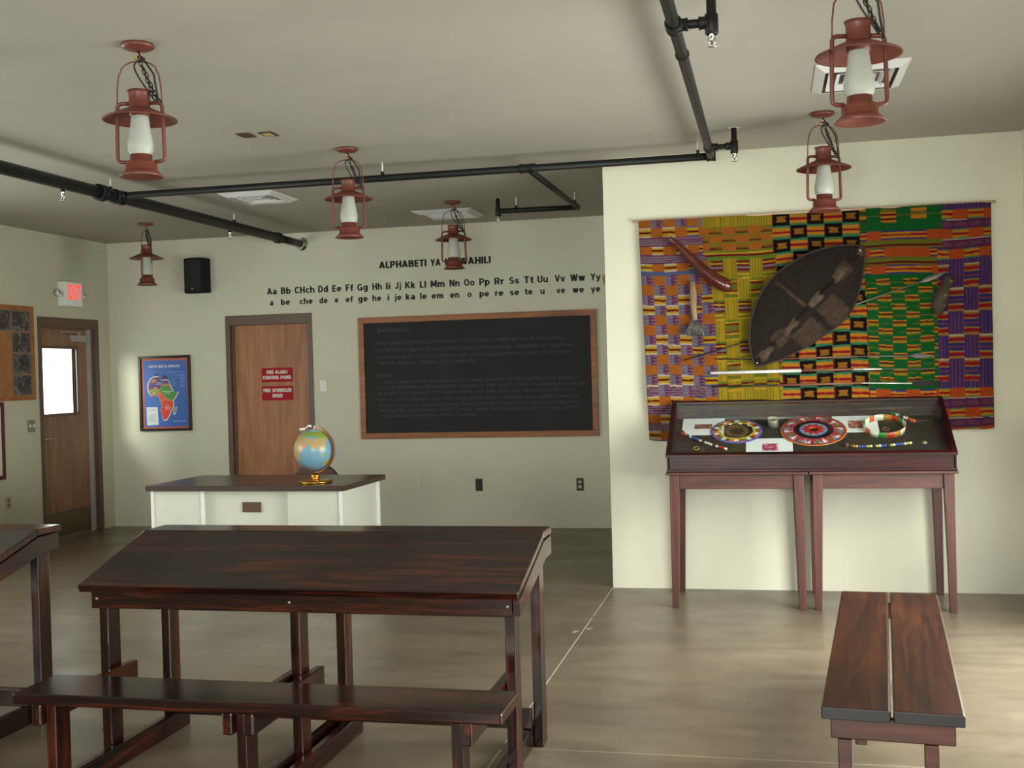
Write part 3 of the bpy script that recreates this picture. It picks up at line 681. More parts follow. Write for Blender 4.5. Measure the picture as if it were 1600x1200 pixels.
# ------------------------------------------------------------------ lanterns
def make_lantern():
    t = thing('hanging_lantern', '-', 'lantern', (0, 0, C), 0, 'red barn lanterns hung from the ceiling')
    MB().lathe([(0, -.001), (.07, -.001), (.074, -.012), (.06, -.022), (.02, -.03), (0, -.03)], n=28).build('canopy', m_lred, t)
    mb = MB(); mb.tube([(0, 0, -.028), (0, 0, -.055)], .005, 8); mb.ring((0, 0, -.066), .012, .0035, 16, 6, Matrix.Rotation(pi/2, 3, 'X')); mb.build('hook', m_brass, t)
    # bail (wire handle)
    pts = [(-.1, 0, -.27), (-.098, 0, -.2), (-.09, 0, -.14)]
    for k in range(9):
        a = pi-pi*k/8; pts.append((.082*cos(a), 0, -.125+.05*sin(a)))
    pts += [(.09, 0, -.14), (.098, 0, -.2), (.1, 0, -.27)]
    MB().tube(pts, .0035, 8).build('bail', m_lred, t)
    MB().lathe([(.044, -.212), (.052, -.207), (.046, -.22), (.046, -.285), (.05, -.288)], n=28).build('cap', m_lred, t)
    MB().lathe([(0, -.225), (.03, -.226), (.046, -.23)], n=24).build('cap_lid', m_lred, t)
    MB().lathe([(.044, -.283), (.055, -.286), (.159, -.332), (.161, -.338), (.154, -.336), (.055, -.291), (.044, -.291)], n=40).build('shade', m_lred, t)
    MB().lathe([(.044, -.285), (.044, -.318), (.03, -.322)], n=24).build('collar', m_lred, t)
    MB().lathe([(.036, -.315), (.04, -.335), (.043, -.365), (.052, -.41), (.058, -.445), (.056, -.475), (.044, -.495)], n=32).build('glass_chimney', m_frost, t)
    MB().lathe([(.04, -.487), (.047, -.489), (.047, -.515), (.064, -.522), (.068, -.53), (.068, -.56), (.072, -.563), (.096, -.588), (.092, -.589), (.06, -.572), (0, -.568)], n=32).build('font_base', m_lred, t)
    for s in (-1, 1):
        P = [(s*.045, 0, -.262), (s*.082, 0, -.262), (s*.094, 0, -.266), (s*.1, 0, -.278), (s*.102, 0, -.33), (s*.105, 0, -.5), (s*.102, 0, -.514), (s*.09, 0, -.52), (s*.06, 0, -.522)]
        MB().tube(P, .0085, 10).build('side_tube', m_lred, t)
    # chain of small links slumping beside the bail
    def chain(a, b, sag, n):
        mb = MB(); a = Vector(a); b = Vector(b)
        for i in range(n):
            u = (i+.5)/n; p = a.lerp(b, u)+Vector((0, 0, -sag*sin(pi*u))); d = (b-a).normalized()
            R = d.to_track_quat('Z', 'Y').to_matrix()
            if i % 2: R = R @ Matrix.Rotation(pi/2, 3, 'Z')
            L = (b-a).length/n*.68; pts = []
            for k in range(12):
                q = 2*pi*k/12; pts.append(p+R @ Vector((.0075*cos(q), 0, L*sin(q))))
            mb.tube(pts, .0026, 5, closed=True)
        mb.build('chain', m_cord, t)
    chain((.002, -.006, -.06), (.074, -.012, -.25), 0, 10); chain((.02, .006, -.1), (.09, .004, -.262), .01, 8)
    P = []
    for k in range(17):
        u = k/16; P.append((.035-.075*sin(pi*u)*(1-.2*u)+.04*u+.0, -.012, -.07-.19*u+.05*sin(pi*u)))
    MB().tube([(0, 0, -.03), (.012, -.01, -.055)]+P, .004, 8).build('power_cord', m_cord, t)
    MB().tube([(.012, -.008, -.055), (.04, -.014, -.09), (.072, -.016, -.14), (.08, -.014, -.2), (.088, -.012, -.25), (.095, -.01, -.275)], .0045, 8).build('power_cord', m_cord, t)
    return t
proto = make_lantern()
GX, GX2 = -2.69, .344
lan = [(-2.697, 4.571, RAD(12), 'large red lantern at the upper left, nearest the camera on that side'),
       (-2.68, 7.085, RAD(20), 'red lantern in front of the long horizontal pipe in the middle'),
       (-5.76, 9.80, RAD(95), 'small red lantern beside the black wall speaker, far left'),
       (-2.675, 9.62, RAD(8), 'red lantern hanging in front of the heading KISWAHILI'),
       (.344, 7.07, RAD(22), 'red lantern hanging just above the woven cloth'),
       (.356, 4.5, RAD(14), 'largest red lantern, at the top right by the vent')]
for i, (x, y, a, lb) in enumerate(lan):
    o = proto if i == 0 else copy_tree(proto)
    o.location = (x, y, C); o.rotation_euler = (0, 0, a); o['label'] = lb

# ------------------------------------------------------------------ school desks with attached benches
def make_desk():
    ox, oy = -1.845, 4.2
    t = thing('school_desk', '-', 'desk', (ox, oy, 0), 0, 'dark wooden school desks with benches')
    def b(name, ax, x0, x1, y0, y1, z0, z1, bv=.004): return bx(name, m_desk[ax], t, x0-ox, x1-ox, y0-oy, y1-oy, z0, z1, bevel=bv)
    x0, x1 = -2.76-ox, -.93-ox
    P = [(4.09, .758), (4.605, .908), (4.605, .875), (4.10, .728)]
    MB().prism([(x0, y-oy, z) for y, z in P], (x1-x0, 0, 0)).build('sloped_top', m_desk['x'], t, .004)
    MB().box(x0, x1, 4.607-oy, 4.785-oy, .878, .908).build('pen_ledge', m_desk['x'], t, .004)
    b('front_apron', 'x', -2.715, -.957, 4.115, 4.15, .66, .735)
    for a0, a1 in ((-2.715, -2.68), (-.955, -.928)):
        MB().prism([(a0-ox, y-oy, z) for y, z in [(4.118, .664), (4.118, .728), (4.605, .872), (4.76, .875), (4.76, .795), (4.63, .79)]], (a1-a0, 0, 0)).build('side_apron', m_desk['y'], t, .003)
    for px_ in (-2.69, -1.85, -.975): MB().lathe([(0, .003), (.004, .002), (.006, 0)], (px_-ox, 4.115-oy, .70), 10, Matrix.Rotation(pi/2, 3, 'X')).build('bolt', m_plate, t)
    b('back_apron', 'x', -2.68, -.957, 4.73, 4.76, .80, .876)
    for lx in (-1.0, -1.87, -2.71):
        b('leg', 'z', lx, lx+.04, 4.16, 4.25, 0, .74); b('leg', 'z', lx, lx+.04, 4.64, 4.73, 0, .876)
    for lx in (-1.08, -1.87, -2.63): b('bench_leg', 'z', lx, lx+.04, 3.68, 3.77, 0, .405)
    for rx in (-1.04, -1.91, -1.83, -2.67):
        b('base_rail', 'y', rx, rx+.04, 3.55, 4.735, .0, .09, .008)
        b('support_arm', 'y', rx, rx+.04, 3.65, 4.31, .325, .405, .007)
    b('stretcher', 'x', -2.67, -1.0, 4.585, 4.625, .09, .17)
    b('bench_seat', 'x', -2.735, -.89, 3.63, 3.9, .407, .45, .008)
    return t
d0 = make_desk(); d0['label'] = 'dark wooden school desk with attached bench in the centre foreground'
d1 = copy_tree(d0); d1.location.x -= 2.375; d1['label'] = 'dark wooden school desk cut off by the left edge of the photo'

# ------------------------------------------------------------------ plank bench on the right
t = thing('plank_bench', 'reddish brown bench of two planks in front of the display case', 'bench', (.45, 4.81, 0), RAD(-5.3))
for x0, x1 in ((-.222, -.004), (.004, .222)):
    mb = MB(); nn = 24
    pl = bx('plank', m_bench, t, x0, x1, -.985, .985, .408, .45, bevel=.007)
    bx('end_grain', m_black_edge, pl, x0+.002, x1-.002, -.990, -.984, .410, .449, bevel=.003)
for s in (-1, 1):
    y = s*.93
    bx('end_rail', m_bench_end, t, -.195, .195, y-.018, y+.018, .335, .408, bevel=.005)
    for sx in (-1, 1): bx('leg', m_bench_end, t, sx*.135-.0375, sx*.135+.0375-.03*(1 if 1 else 0), y-s*.02-.045-.0, y-s*.02+.02, 0, .335, bevel=.004)
bx('stretcher', m_bench_end, t, -.12, -.08, -.86, .86, .29, .36, bevel=.004)

# ------------------------------------------------------------------ display tables and case
def make_dtable(w):
    t = thing('display_table', '-', 'table', (0, 7.75, 0), 0, 'pair of small tables under the glass case')
    h = w/2
    bx('table_top', m_table['x'], t, -h, h, -.32, .32, .868, .886, bevel=.004)
    mb = MB()
    bx('front_apron', m_table['x'], t, -h+.085, h-.085, -.285, -.265, .775, .868); bx('back_apron', m_table['x'], t, -h+.085, h-.085, .265, .285, .775, .868)
    for s in (-1, 1): bx('side_apron', m_table['x'], t, s*(h-.04)-.01, s*(h-.04)+.01, -.24, .24, .775, .868)
    for sx in (-1, 1):
        for sy in (-1, 1):
            xo, yo = sx*(h-.022), sy*.298; a, b = .064, .042
            def sq(w_, z): return [(xo, yo, z), (xo-sx*w_, yo, z), (xo-sx*w_, yo-sy*w_, z), (xo, yo-sy*w_, z)]
            MB().hexa(sq(b, 0)+sq(a, .868)).build('leg', m_table['z'], t, .003)
    return t
w = .895
ta = make_dtable(w); ta.location.x = -.23; ta['label'] = 'reddish wooden table under the left half of the glass display case'
tb = copy_tree(ta); tb.location.x = .675; tb['label'] = 'reddish wooden table under the right half of the glass display case'

CX0, CX1 = -.672, 1.118
t = thing('display_case', 'mahogany display case with sloping glass lid below the woven cloth', 'display case', (.223, 7.75, .887))
def cz(z): return z-.887
h = (CX1-CX0)/2
mb = MB(); mb.box(-h+.01, h-.01, -.3, -.28, 0, cz(.985)); mb.build('front_panel', m_case, t, .002)
mb = MB(); mb.box(-h, h, -.306, -.28, 0, .018); mb.build('base_moulding', m_case, t, .003)
for s in (-1, 1):
    xa = s*(h-.012); 
    MB().prism([(xa-.009, -.3, 0), (xa-.009, .3, 0), (xa-.009, .3, cz(1.305)), (xa-.009, -.3, cz(.985))], (.018, 0, 0)).build('side_panel', m_case, t, .002)
MB().box(-h+.022, h-.022, .28, .3, 0, cz(1.3)).build('back_panel', m_case, t)
al = math.atan2(1.318-.995, .6)
def slab(y0, y1, x0, x1, th0, th1):   # slab lying on the lid slope; y measured along depth
    def zz(y): return cz(.995)+(y+.3)*(1.318-.995)/.6
    return MB().hexa([(x0, y0, zz(y0)+th0), (x1, y0, zz(y0)+th0), (x1, y1, zz(y1)+th0), (x0, y1, zz(y1)+th0), (x0, y0, zz(y0)+th1), (x1, y0, zz(y0)+th1), (x1, y1, zz(y1)+th1), (x0, y1, zz(y1)+th1)])
lid = slab(-.312, -.285, -h-.004, h+.004, -.006, .012).build('lid_rail', m_case, t, .002)
slab(.285, .306, -h-.004, h+.004, -.006, .012).build('lid_rail', m_case, t, .002)
slab(-.285, .285, -h-.004, -h+.028, -.006, .012).build('lid_rail', m_case, t, .002)
slab(-.285, .285, h-.028, h+.004, -.006, .012).build('lid_rail', m_case, t, .002)
slab(-.285, .285, -h+.028, h-.028, .002, .006).build('glass_lid', m_glass, t)
# lined display board inside
B0 = Vector((0, 7.472, .955)); B1 = Vector((0, 8.028, 1.205)); vdir = (B1-B0).normalized(); nb = Vector((1, 0, 0)).cross(vdir)
BA = math.atan2(vdir.z, vdir.y)
MB().prism([(-h+.022, B0.y-7.75, cz(B0.z)), (h-.022, B0.y-7.75, cz(B0.z)), (h-.022, B1.y-7.75, cz(B1.z)), (-h+.022, B1.y-7.75, cz(B1.z))], tuple(-nb*.008)).build('display_board', m_lining, t)

def bpt(px, py): return onplane(px, py, B0, nb)
def bput(o, px, py, rz=0, up=0):
    p = bpt(px, py)+nb*up; o.location = p
    o.rotation_euler = (Matrix.Rotation(BA, 3, 'X') @ Matrix.Rotation(rz, 3, 'Z')).to_euler(); return o
m_card = plain('white_card', S(242, 242, 246), .6, var=.01)
def card(px, py, w, h_, ph, label, pc, col2=None):
    t = thing('photo_card', label, 'card', group='white cards in the display case')
    MB().box(-w/2, w/2, -h_/2, h_/2, 0, .002).build('card_sheet', m_card, t)
    mb = MB().use(pc)
    x0, x1, y0, y1 = ph; mb.box(x0, x1, y0, y1, .002, .003)
    mb.build('printed_photo', pc, t)
    return bput(t, px, py)
def pmx(name, a, b, c):
    m, nt, bb = newmat(name); n = noise(nt, mapped(nt), 32, 3, .5, 1)
    nt.links.new(ramp(nt, n, [(.4, a), (.52, b), (.66, c)]), bb.inputs['Base Color']); return m
card(1099, 667, .285, .245, (-.06, .06, -.035, .035), 'white card with a brown photo at the left end of the case', pmx('photo_print_brown', S(110, 70, 60), S(150, 100, 92), S(176, 136, 128)))
card(1202, 696, .30, .19, (-.045, .055, -.075, .02), 'white card with a pink flower photo at the front of the case', pmx('photo_print_pink', S(120, 60, 120), S(210, 70, 90), S(236, 190, 190)))
card(1336, 662, .29, .25, (-.045, .05, -.07, .04), 'white card with a bird photo right of the large beaded collar', pmx('photo_print_bird', S(120, 60, 70), S(200, 120, 100), S(236, 196, 160)))

m_bead = attrmat('glass_beads', .35, .5)
def set_cols(o, fn):
    me = o.data; a = me.color_attributes.new('Col', 'FLOAT_COLOR', 'POINT')
    for i, v in enumerate(me.vertices): a.data[i].color = fn(v.co)
PAL = dict(red=S(188, 48, 36), orange=S(226, 98, 40), white=S(232, 228, 214), green=S(64, 128, 68), blue=S(74, 88, 170), purple=S(100, 62, 120), yellow=S(206, 186, 52), black=S(26, 20, 22), brown=S(94, 52, 40), lt=S(120, 150, 200), gold=S(196, 130, 50))
def collar(name, label, px, py, r0, r1, fn, hgt, rings, open_=0):
    mb = MB(); n = 144; R_ = []
    for i in range(rings+1):
        r = r0+(r1-r0)*i/rings; z = .004+hgt*(1-((i/rings))**1.0)
        R_.append([mb.v((r*cos(2*pi*k/n), r*sin(2*pi*k/n), z)) for k in range(n)])
    B_ = [[mb.v((q*cos(2*pi*k/n), q*sin(2*pi*k/n), 0.0)) for k in range(n)] for q in (r0, r1)]
    seq = [B_[0]]+R_+[B_[1]]
    for a, b in zip(seq, seq[1:]):
        for k in range(n): mb.f([a[k], a[(k+1) % n], b[(k+1) % n], b[k]], True)
    o = mb.build(name, m_bead)
    set_cols(o, lambda c: fn(math.hypot(c.x, c.y), math.atan2(c.y, c.x)))
    tag(o, label, 'beaded collar'); return bput(o, px, py, 0, .0045)
def c1(r, a):
    k = int((a+pi)/(2*pi)*30) % 6
    if r > .163: return PAL['blue']
    if r > .152: return PAL['red'] if k % 2 else PAL['lt']
    if r > .125: return PAL[('orange', 'white', 'red', 'green', 'white', 'brown')[k]]
    if r > .112: return PAL['yellow']
    return PAL['brown'] if k % 3 else PAL['white']
collar('beaded_collar', 'beaded collar with blue rim over the left white card', 1151, 675, .108, .172, c1, .004, 16)
MB_ = MB()
def fringe(c0, rr):
    mb = MB()
    for k in range(36):
        a = 2*pi*k/36+random.uniform(-.05, .05); r_ = rr-random.uniform(0, .025)
        mb.tube([(rr*cos(a), rr*sin(a), .008), ((rr-.02)*cos(a+.06), (rr-.02)*sin(a+.06), .01), (r_*.72*cos(a-.04), r_*.72*sin(a-.04), .006)], .0016, 5)
    mb.ring((0, 0, .009), rr, .003, 48, 6)
    return mb
o = bput(fringe(0, .078).build('wire_necklace', plain('copper_wire', S(150, 112, 92), .35, .6)), 1151, 675); tag(o, 'coiled wire necklace inside the blue rimmed beaded collar', 'necklace')
def c2(r, a):
    k = int((a+pi)/(2*pi)*40); tri = abs(((a+pi)/(2*pi)*24) % 1-.5)*2
    if r > .205: return PAL['gold']
    if r > .19: return PAL['red'] if k % 3 else PAL['purple']
    if r > .135: 
        u = (r-.135)/.055
        return (PAL['red'] if u < .55 else PAL['orange']) if tri > u else (PAL[('white', 'purple', 'green', 'lt')[k % 4]])
    if r > .125: return PAL['purple']
    if r > .092: return PAL['black']
    if r > .055:
        tri = abs(((a+pi)/(2*pi)*10) % 1-.5)*2; u = (r-.055)/.037
        return PAL['red'] if tri > u*1.3 else PAL['lt']
    return PAL['red']
collar('beaded_collar', 'largest beaded collar with red triangles in the middle of the case', 1271, 674, .034, .215, c2, .01, 34)
# beaded choker standing on edge of its band
def band(name, label, cat, px, py, r, hgt, fn, n=96):
    mb = MB()
    A = [[mb.v((q*cos(2*pi*k/n), q*sin(2*pi*k/n), z)) for k in range(n)] for q, z in ((r, 0), (r*1.02, hgt), (r*.985, hgt), (r*.97, 0))]
    A.append(A[0])
    for a, b in zip(A, A[1:]):
        for k in range(n): mb.f([a[k], a[(k+1) % n], b[(k+1) % n], b[k]], True)
    o = mb.build(name, m_bead)
    set_cols(o, lambda c: fn(c.z/hgt, math.atan2(c.y, c.x))); tag(o, label, cat); return bput(o, px, py)
def c3(u, a):
    k = int((a+pi)/(2*pi)*16) % 6
    return PAL[('white', 'orange', 'white', 'green', 'red', 'gold')[k]]
band('beaded_choker', 'beaded choker band beside the bird card at the right of the case', 'choker', 1382, 671, .132, .045, c3)
band('bracelet', 'small pale bracelet between the two big beaded collars', 'bracelet', 1208, 666, .035, .06, lambda u, a: S(150, 140, 120) if int(u*6) % 2 or int(a*6) % 2 else S(80, 70, 60), 32)
# bead strings: every string one thing, beads of several colours
def string(name, label, pts, cols, r=.009, end=None):
    P = [bpt(*p)+nb*(r+.001) for p in pts]
    mb = MB()
    total = []
    for a, b in zip(P, P[1:]): total.append((b-a).length)
    L = sum(total); n = len(cols)
    def along(s_):
        for (a, b), l in zip(zip(P, P[1:]), total):
            if s_ <= l: return a.lerp(b, s_/l)
            s_ -= l
        return P[-1]
    o0 = P[0].copy(); mats = {}
    for i, c in enumerate(cols):
        if c not in mats: mats[c] = bpy.data.materials.get('bead_'+c) or plain('bead_'+c, PAL[c], .3, var=.03)
        a, b = along(L*i/n+.0006)-o0, along(L*(i+1)/n-.0006)-o0
        m_ = a.lerp(b, .5)
        mb.use(mats[c]).tube([a, a.lerp(b, .12), m_, a.lerp(b, .88), b], [r*.6, r*.95, r, r*.95, r*.6], 10)
    if end: 
        mb.use(bpy.data.materials.get('bead_brown') or plain('bead_brown', PAL['brown'], .4)).lathe([(0, -.022), (.012, -.018), (.02, 0), (.012, .018), (0, .022)], (P[0]-o0)*0, 16)
    o = mb.build(name, None, loc=o0); return tag(o, label, 'bead string')
string('bead_string', 'string of red, white and blue beads at the front left of the case', [(1066, 679), (1090, 689), (1112, 697), (1136, 704)], ['red', 'orange', 'brown', 'white', 'blue', 'blue', 'blue', 'white', 'brown', 'white', 'white', 'white', 'brown', 'white', 'red', 'red', 'white'], end=True)
string('bead_string', 'string of blue and white beads at the front right of the case', [(1323, 698), (1345, 700), (1390, 698), (1425, 694)], ['brown', 'brown', 'gold', 'yellow', 'blue', 'blue', 'blue', 'yellow', 'white', 'black', 'yellow', 'white', 'blue', 'blue', 'black', 'yellow', 'white', 'blue', 'blue', 'blue', 'white', 'yellow', 'white'], end=True)
string('bead_string', 'short string of green, white and orange beads behind the choker', [(1393, 648), (1410, 654), (1430, 661)], ['green', 'green', 'white', 'green', 'brown', 'white', 'white', 'red', 'orange', 'orange'], .012)
mbx = MB().ring((0, 0, .008), .02, .005, 16, 6).build('small_ring', plain('gold_bead_ring', S(150, 130, 60), .4)); tag(bput(mbx, 1088, 702), 'small yellow and blue bead ring at the front left of the case', 'ring')
mbx = MB().ring((0, 0, .008), .02, .004, 16, 6).build('earring', plain('copper_earring', S(150, 84, 66), .4)); tag(bput(mbx, 1384, 672), 'small copper earring lying inside the choker', 'earring')
mbx = MB().lathe([(0, .012), (.012, .008), (.016, 0)], n=12).build('shell', plain('shell', S(170, 150, 120), .4)); tag(bput(mbx, 1445, 692), 'small pale shell at the far right of the case', 'shell')

# ------------------------------------------------------------------ woven cloth
PW = .00457
K = {k: S(*v) for k, v in dict(or_=(196, 112, 42), lil=(150, 130, 142), mag=(128, 54, 98), mar=(122, 30, 26), yel=(222, 172, 48), wht=(226, 214, 190), blu=(96, 108, 150),
     ye2=(198, 158, 36), gre=(118, 140, 42), olv=(140, 118, 44), blk=(22, 17, 18), grn=(26, 110, 48), gr2=(72, 146, 100), cri=(172, 30, 44), amb=(226, 150, 40), mot=(178, 116, 38),
     ora=(208, 88, 36), pur=(112, 50, 92), vio=(66, 56, 132), prr=(132, 72, 96), gld=(186, 140, 62)).items()}
K = {k: (v[0]*.4, v[1]*.4, v[2]*.4, 1) for k, v in K.items()}
def stripes(u, seq):    # u 0..1 ; seq list of (frac, key)
    a = 0
    for f_, k_ in seq:
        a += f_
        if u < a: return K[k_]
    return K[seq[-1][1]]
YS = [(.16, 'wht'), (.24, 'yel'), (.22, 'mar'), (.24, 'yel'), (.14, 'wht')]
YSb = [(.16, 'blu'), (.24, 'yel'), (.22, 'mar'), (.24, 'yel'), (.14, 'blu')]
def kente(cx, s, X):
    # cx: distance right of the left edge, s: distance below the top (both in 4.57 mm units)
    low = s > 60
    sh = 0 if not low else min(14, (s-60)*.09+6)
    b1, b2, b3, b4 = 97+sh, 202+sh*.5, 328+sh*.6, 443+sh*-.3+(0 if not low else -4)
    if cx < b1:
        ci = int(cx/18.4); u = (cx/18.4) % 1; par = ci % 2
        zig = lambda v: K['mag'] if (u > .52 and abs(((v*3) % 1)-.5)*1.5+.5 > u*.95) else (K['lil'] if (int(v*6)) % 2 else K['blu'] if u < .5 and int(u*8) % 2 else K['lil'])
        seqf = YS if ci < 4 else YSb
        def band(v): return K['mag'] if (v*3.5) % 1 < .45 else K['lil']
        if s < 12: return K['or_'] if par == 0 else zig(s/12)
        if s < 27: return stripes((s-12)/15, seqf) if par == 0 else K['or_']
        if s < 40: return band((s-27)/13)
        if s < 53: return K['or_'] if par == 0 else stripes((s-40)/13, seqf)
        if s < 66: return band((s-53)/13)
        if s < 78: return stripes((s-66)/12, seqf) if par == 0 else K['or_']
        if s < 84: return K['blu']
        if s < 258:
            r = int((s-84)/15.5); v = ((s-84)/15.5) % 1
            q = (r+(0 if par else 3)+ (ci//2)*0) % 4
            if q == 0: return K['or_']
            if q == 2: return stripes(v, seqf)
            return zig(v)
        if s < 272: return band((s-258)/14) if par == 0 else zig((s-258)/14)
        if s < 286: return stripes((s-272)/14, seqf) if par == 0 else K['or_']
        if s < 300: return band((s-286)/13)
        if s < 313: return K['or_'] if par == 0 else stripes((s-300)/13, seqf)
        if s < 325: return band((s-313)/12)
        if s < 338: return stripes((s-325)/13, seqf) if par == 0 else K['or_']
        return K['blu']
    if cx < b2:
        c_ = cx-97; ci = int((c_+10)/19.6); u = ((c_+10)/19.6) % 1; par = ci % 2
        vert = lambda: K['gre'] if (u*4.5) % 1 < .28 else K['ye2']
        if s < 16: return vert()
        if s < 64:
            r = int((s-16)/12); v = ((s-16)/12) % 1
            if (r+par) % 2 == 0 and r < 3: return K['or_']
            if r == 3: return stripes(v, [(.2, 'gre'), (.25, 'yel'), (.25, 'mar'), (.3, 'gre')])
            return stripes(v, [(.2, 'gre'), (.25, 'or_'), (.2, 'olv'), (.2, 'mar'), (.15, 'gre')])
        if s > 256: return vert() if s > 266 or par else stripes((s-256)/10, [(.3, 'mar'), (.3, 'gre'), (.4, 'yel')])
        r = int((s-64)/31); v = ((s-64)/31) % 1
        if (r+par) % 2 == 0: return vert()
        st = [(.08, 'gre'), (.08, 'yel'), (.09, 'mar'), (.08, 'olv'), (.1, 'gre'), (.12, 'olv'), (.08, 'mar'), (.09, 'yel'), (.1, 'olv'), (.1, 'gre'), (.08, 'yel')] if r % 2 else [(.1, 'gre'), (.1, 'mar'), (.08, 'yel'), (.1, 'mar'), (.12, 'lil'), (.1, 'mar'), (.1, 'olv'), (.1, 'yel'), (.1, 'gre'), (.1, 'yel')]
        return stripes(v, st)
    if cx < b3:
        c_ = cx-b2; ci = int(c_/25.2); u = (c_/25.2) % 1; r = int((s+1)/20.4); v = ((s+1)/20.4) % 1
        if (ci+r) % 2 == 0:
            if u < .06: return K['mar']
            if .2 < v < .26 or .74 < v < .8: return K['blk']
            d = abs(u-.52); e_ = abs(v-.5)
            if d < .30-.08*(1-min(1, e_/.2)) and e_ < .21: return K['mot']
            return K['blk']
        return stripes(v, [(.17, 'gr2'), (.24, 'amb'), (.2, 'cri'), (.21, 'amb'), (.18, 'gr2')])
    if cx < b4:
        c_ = cx-b3; ci = int((c_+12)/21.3); par = ci % 2
        if s < 24:
            if ci in (2,) and 3 < s < 22: return stripes((s-3)/19, [(.2, 'olv'), (.15, 'amb'), (.15, 'mar'), (.2, 'amb'), (.15, 'mar'), (.15, 'amb')])
            if ci in (4,) and 3 < s < 18: return stripes((s-3)/15, [(.3, 'amb'), (.35, 'olv'), (.35, 'amb')])
            if ci == 0: return stripes((s % 12)/12, [(.3, 'amb'), (.2, 'grn'), (.2, 'mar'), (.3, 'grn')])
            return K['olv'] if abs(s-12) < .8 else K['grn']
        if s < 35: return K['grn']
        if s < 98:
            r = int((s-35)/12.6); v = ((s-35)/12.6) % 1
            if r % 2: return stripes(v, [(.3, 'olv'), (.25, 'gre'), (.25, 'mar'), (.2, 'olv')])
            if (ci in (1, 5)) ^ (r == 2): return K['ora']
            return stripes(v, [(.12, 'vio'), (.24, 'amb'), (.22, 'cri'), (.27, 'amb'), (.15, 'vio')])
        if s > 268:
            if s < 282: return K['ora'] if par else stripes((s-268)/14, [(.2, 'vio'), (.25, 'amb'), (.2, 'cri'), (.2, 'amb'), (.15, 'vio')])
            return stripes(((s-282) % 9)/9, [(.3, 'olv'), (.3, 'gre'), (.4, 'mar')])
        if s > 256: return K['grn']
        if s < 104: return K['grn']
        ci = int((c_+4)/19.6); par = ci % 2
        r = int((s-104+par*12)/24); v = ((s-104+par*12)/24) % 1
        if v < .56: return K['olv'] if .26 < v < .29 else K['grn']
        return stripes((v-.56)/.44, [(.2, 'amb'), (.2, 'mar' if (r+ci) % 3 else 'blk'), (.16, 'olv'), (.2, 'amb'), (.12, 'gre'), (.12, 'grn')])
    c_ = cx-b4; ci = int((c_+5)/21); u = ((c_+5)/21) % 1; par = ci % 2
    vert = K['vio'] if (u*4) % 1 < .55 else K['prr']
    if s < 8: return vert
    def orow(v, p): return K['ora'] if p else stripes(v, [(.12, 'gr2'), (.24, 'amb'), (.24, 'cri'), (.26, 'amb'), (.14, 'gr2')])
    def prow(v): return K['wht'] if v < .07 else (K['prr'] if ((u-.5)/.44)**2+((v-.53)/.24)**2 < 1 else K['pur'] if not .44 < v < .62 else K['vio'])
    if s < 22: return orow((s-8)/14, par)
    if s < 36: return prow((s-22)/14)
    if s < 50: return orow((s-36)/14, 1-par)
    if s < 64: return prow((s-50)/14)
    if s < 78: return orow((s-64)/14, par)
    if s < 86: return vert
    if s < 258:
        r = int((s-86+0)/35); v = ((s-86)/35) % 1
        if v > .965: return K['gld']
        if (r+par) % 2: return vert
        return stripes(v, [(.04, 'wht'), (.08, 'gld'), (.16, 'cri'), (.06, 'gld'), (.12, 'vio'), (.1, 'prr'), (.1, 'vio'), (.07, 'gld'), (.16, 'cri'), (.11, 'gld')])
    if s < 268: return vert
    if s < 282: return orow((s-268)/14, par)
    if s < 297: return prow((s-282)/15)
    if s < 311: return orow((s-297)/14, 1-par)
    if s < 325: return prow((s-311)/14)
    if s < 339: return orow((s-325)/14, par)
    return vert
m_cloth = attrmat('woven_cotton', .9, .1, .3, .18)
YC = D2-.03
CXL, CXR, CZT = -.882, 1.456, 2.612
mb = MB(); NX, NZ = 372, 300; vs_ = []; cols = []
Hh = 1.53
for j in range(NZ+1):
    row = []
    for i in range(NX+1):
        u, w_ = i/NX, j/NZ
        hem = Hh+(.02 if u < .1 else 0)-.03*u+.006*sin(u*40)
        x = CXL+(CXR-CXL)*u+.04*w_*(1-u)-.012*w_*u
        z = CZT-hem*w_-.006*sin(u*23)*min(1, w_*5)*sin(w_*7)-.008*sin(u*pi*3)*min(1, w_*4)
        amp = .004+.012*w_
        y = YC-amp*(.6+.5*sin(u*31+w_*2)+.35*sin(u*67+1.5*w_))-.004*sin(w_*19+u*9)
        row.append(mb.v((x-.29, y-YC, z-CZT))); cols.append(kente(u*(CXR-CXL)/PW-.0, w_*hem/PW, x))
    vs_.append(row)
for j in range(NZ):
    for i in range(NX): mb.f([vs_[j][i], vs_[j+1][i], vs_[j+1][i+1], vs_[j][i+1]], True)
t = thing('woven_wall_cloth', 'colourful strip woven cloth hanging from a rod on the right hand wall', 'wall hanging', (.29, YC, CZT))
co = mb.build('cloth', m_cloth, t, recalc=False)
a = co.data.color_attributes.new('Col', 'FLOAT_COLOR', 'POINT')
flat = [c for col in cols for c in col]; a.data.foreach_set('color', flat)
sm = co.modifiers.new('solid', 'SOLIDIFY'); sm.thickness = .003; sm.offset = 0
MB().tube([(-.925-.29, .004, .0), (1.487-.29, .004, 0)], .009, 12).build('hanging_rod', plain('pale_dowel', S(196, 160, 136), .6), t)

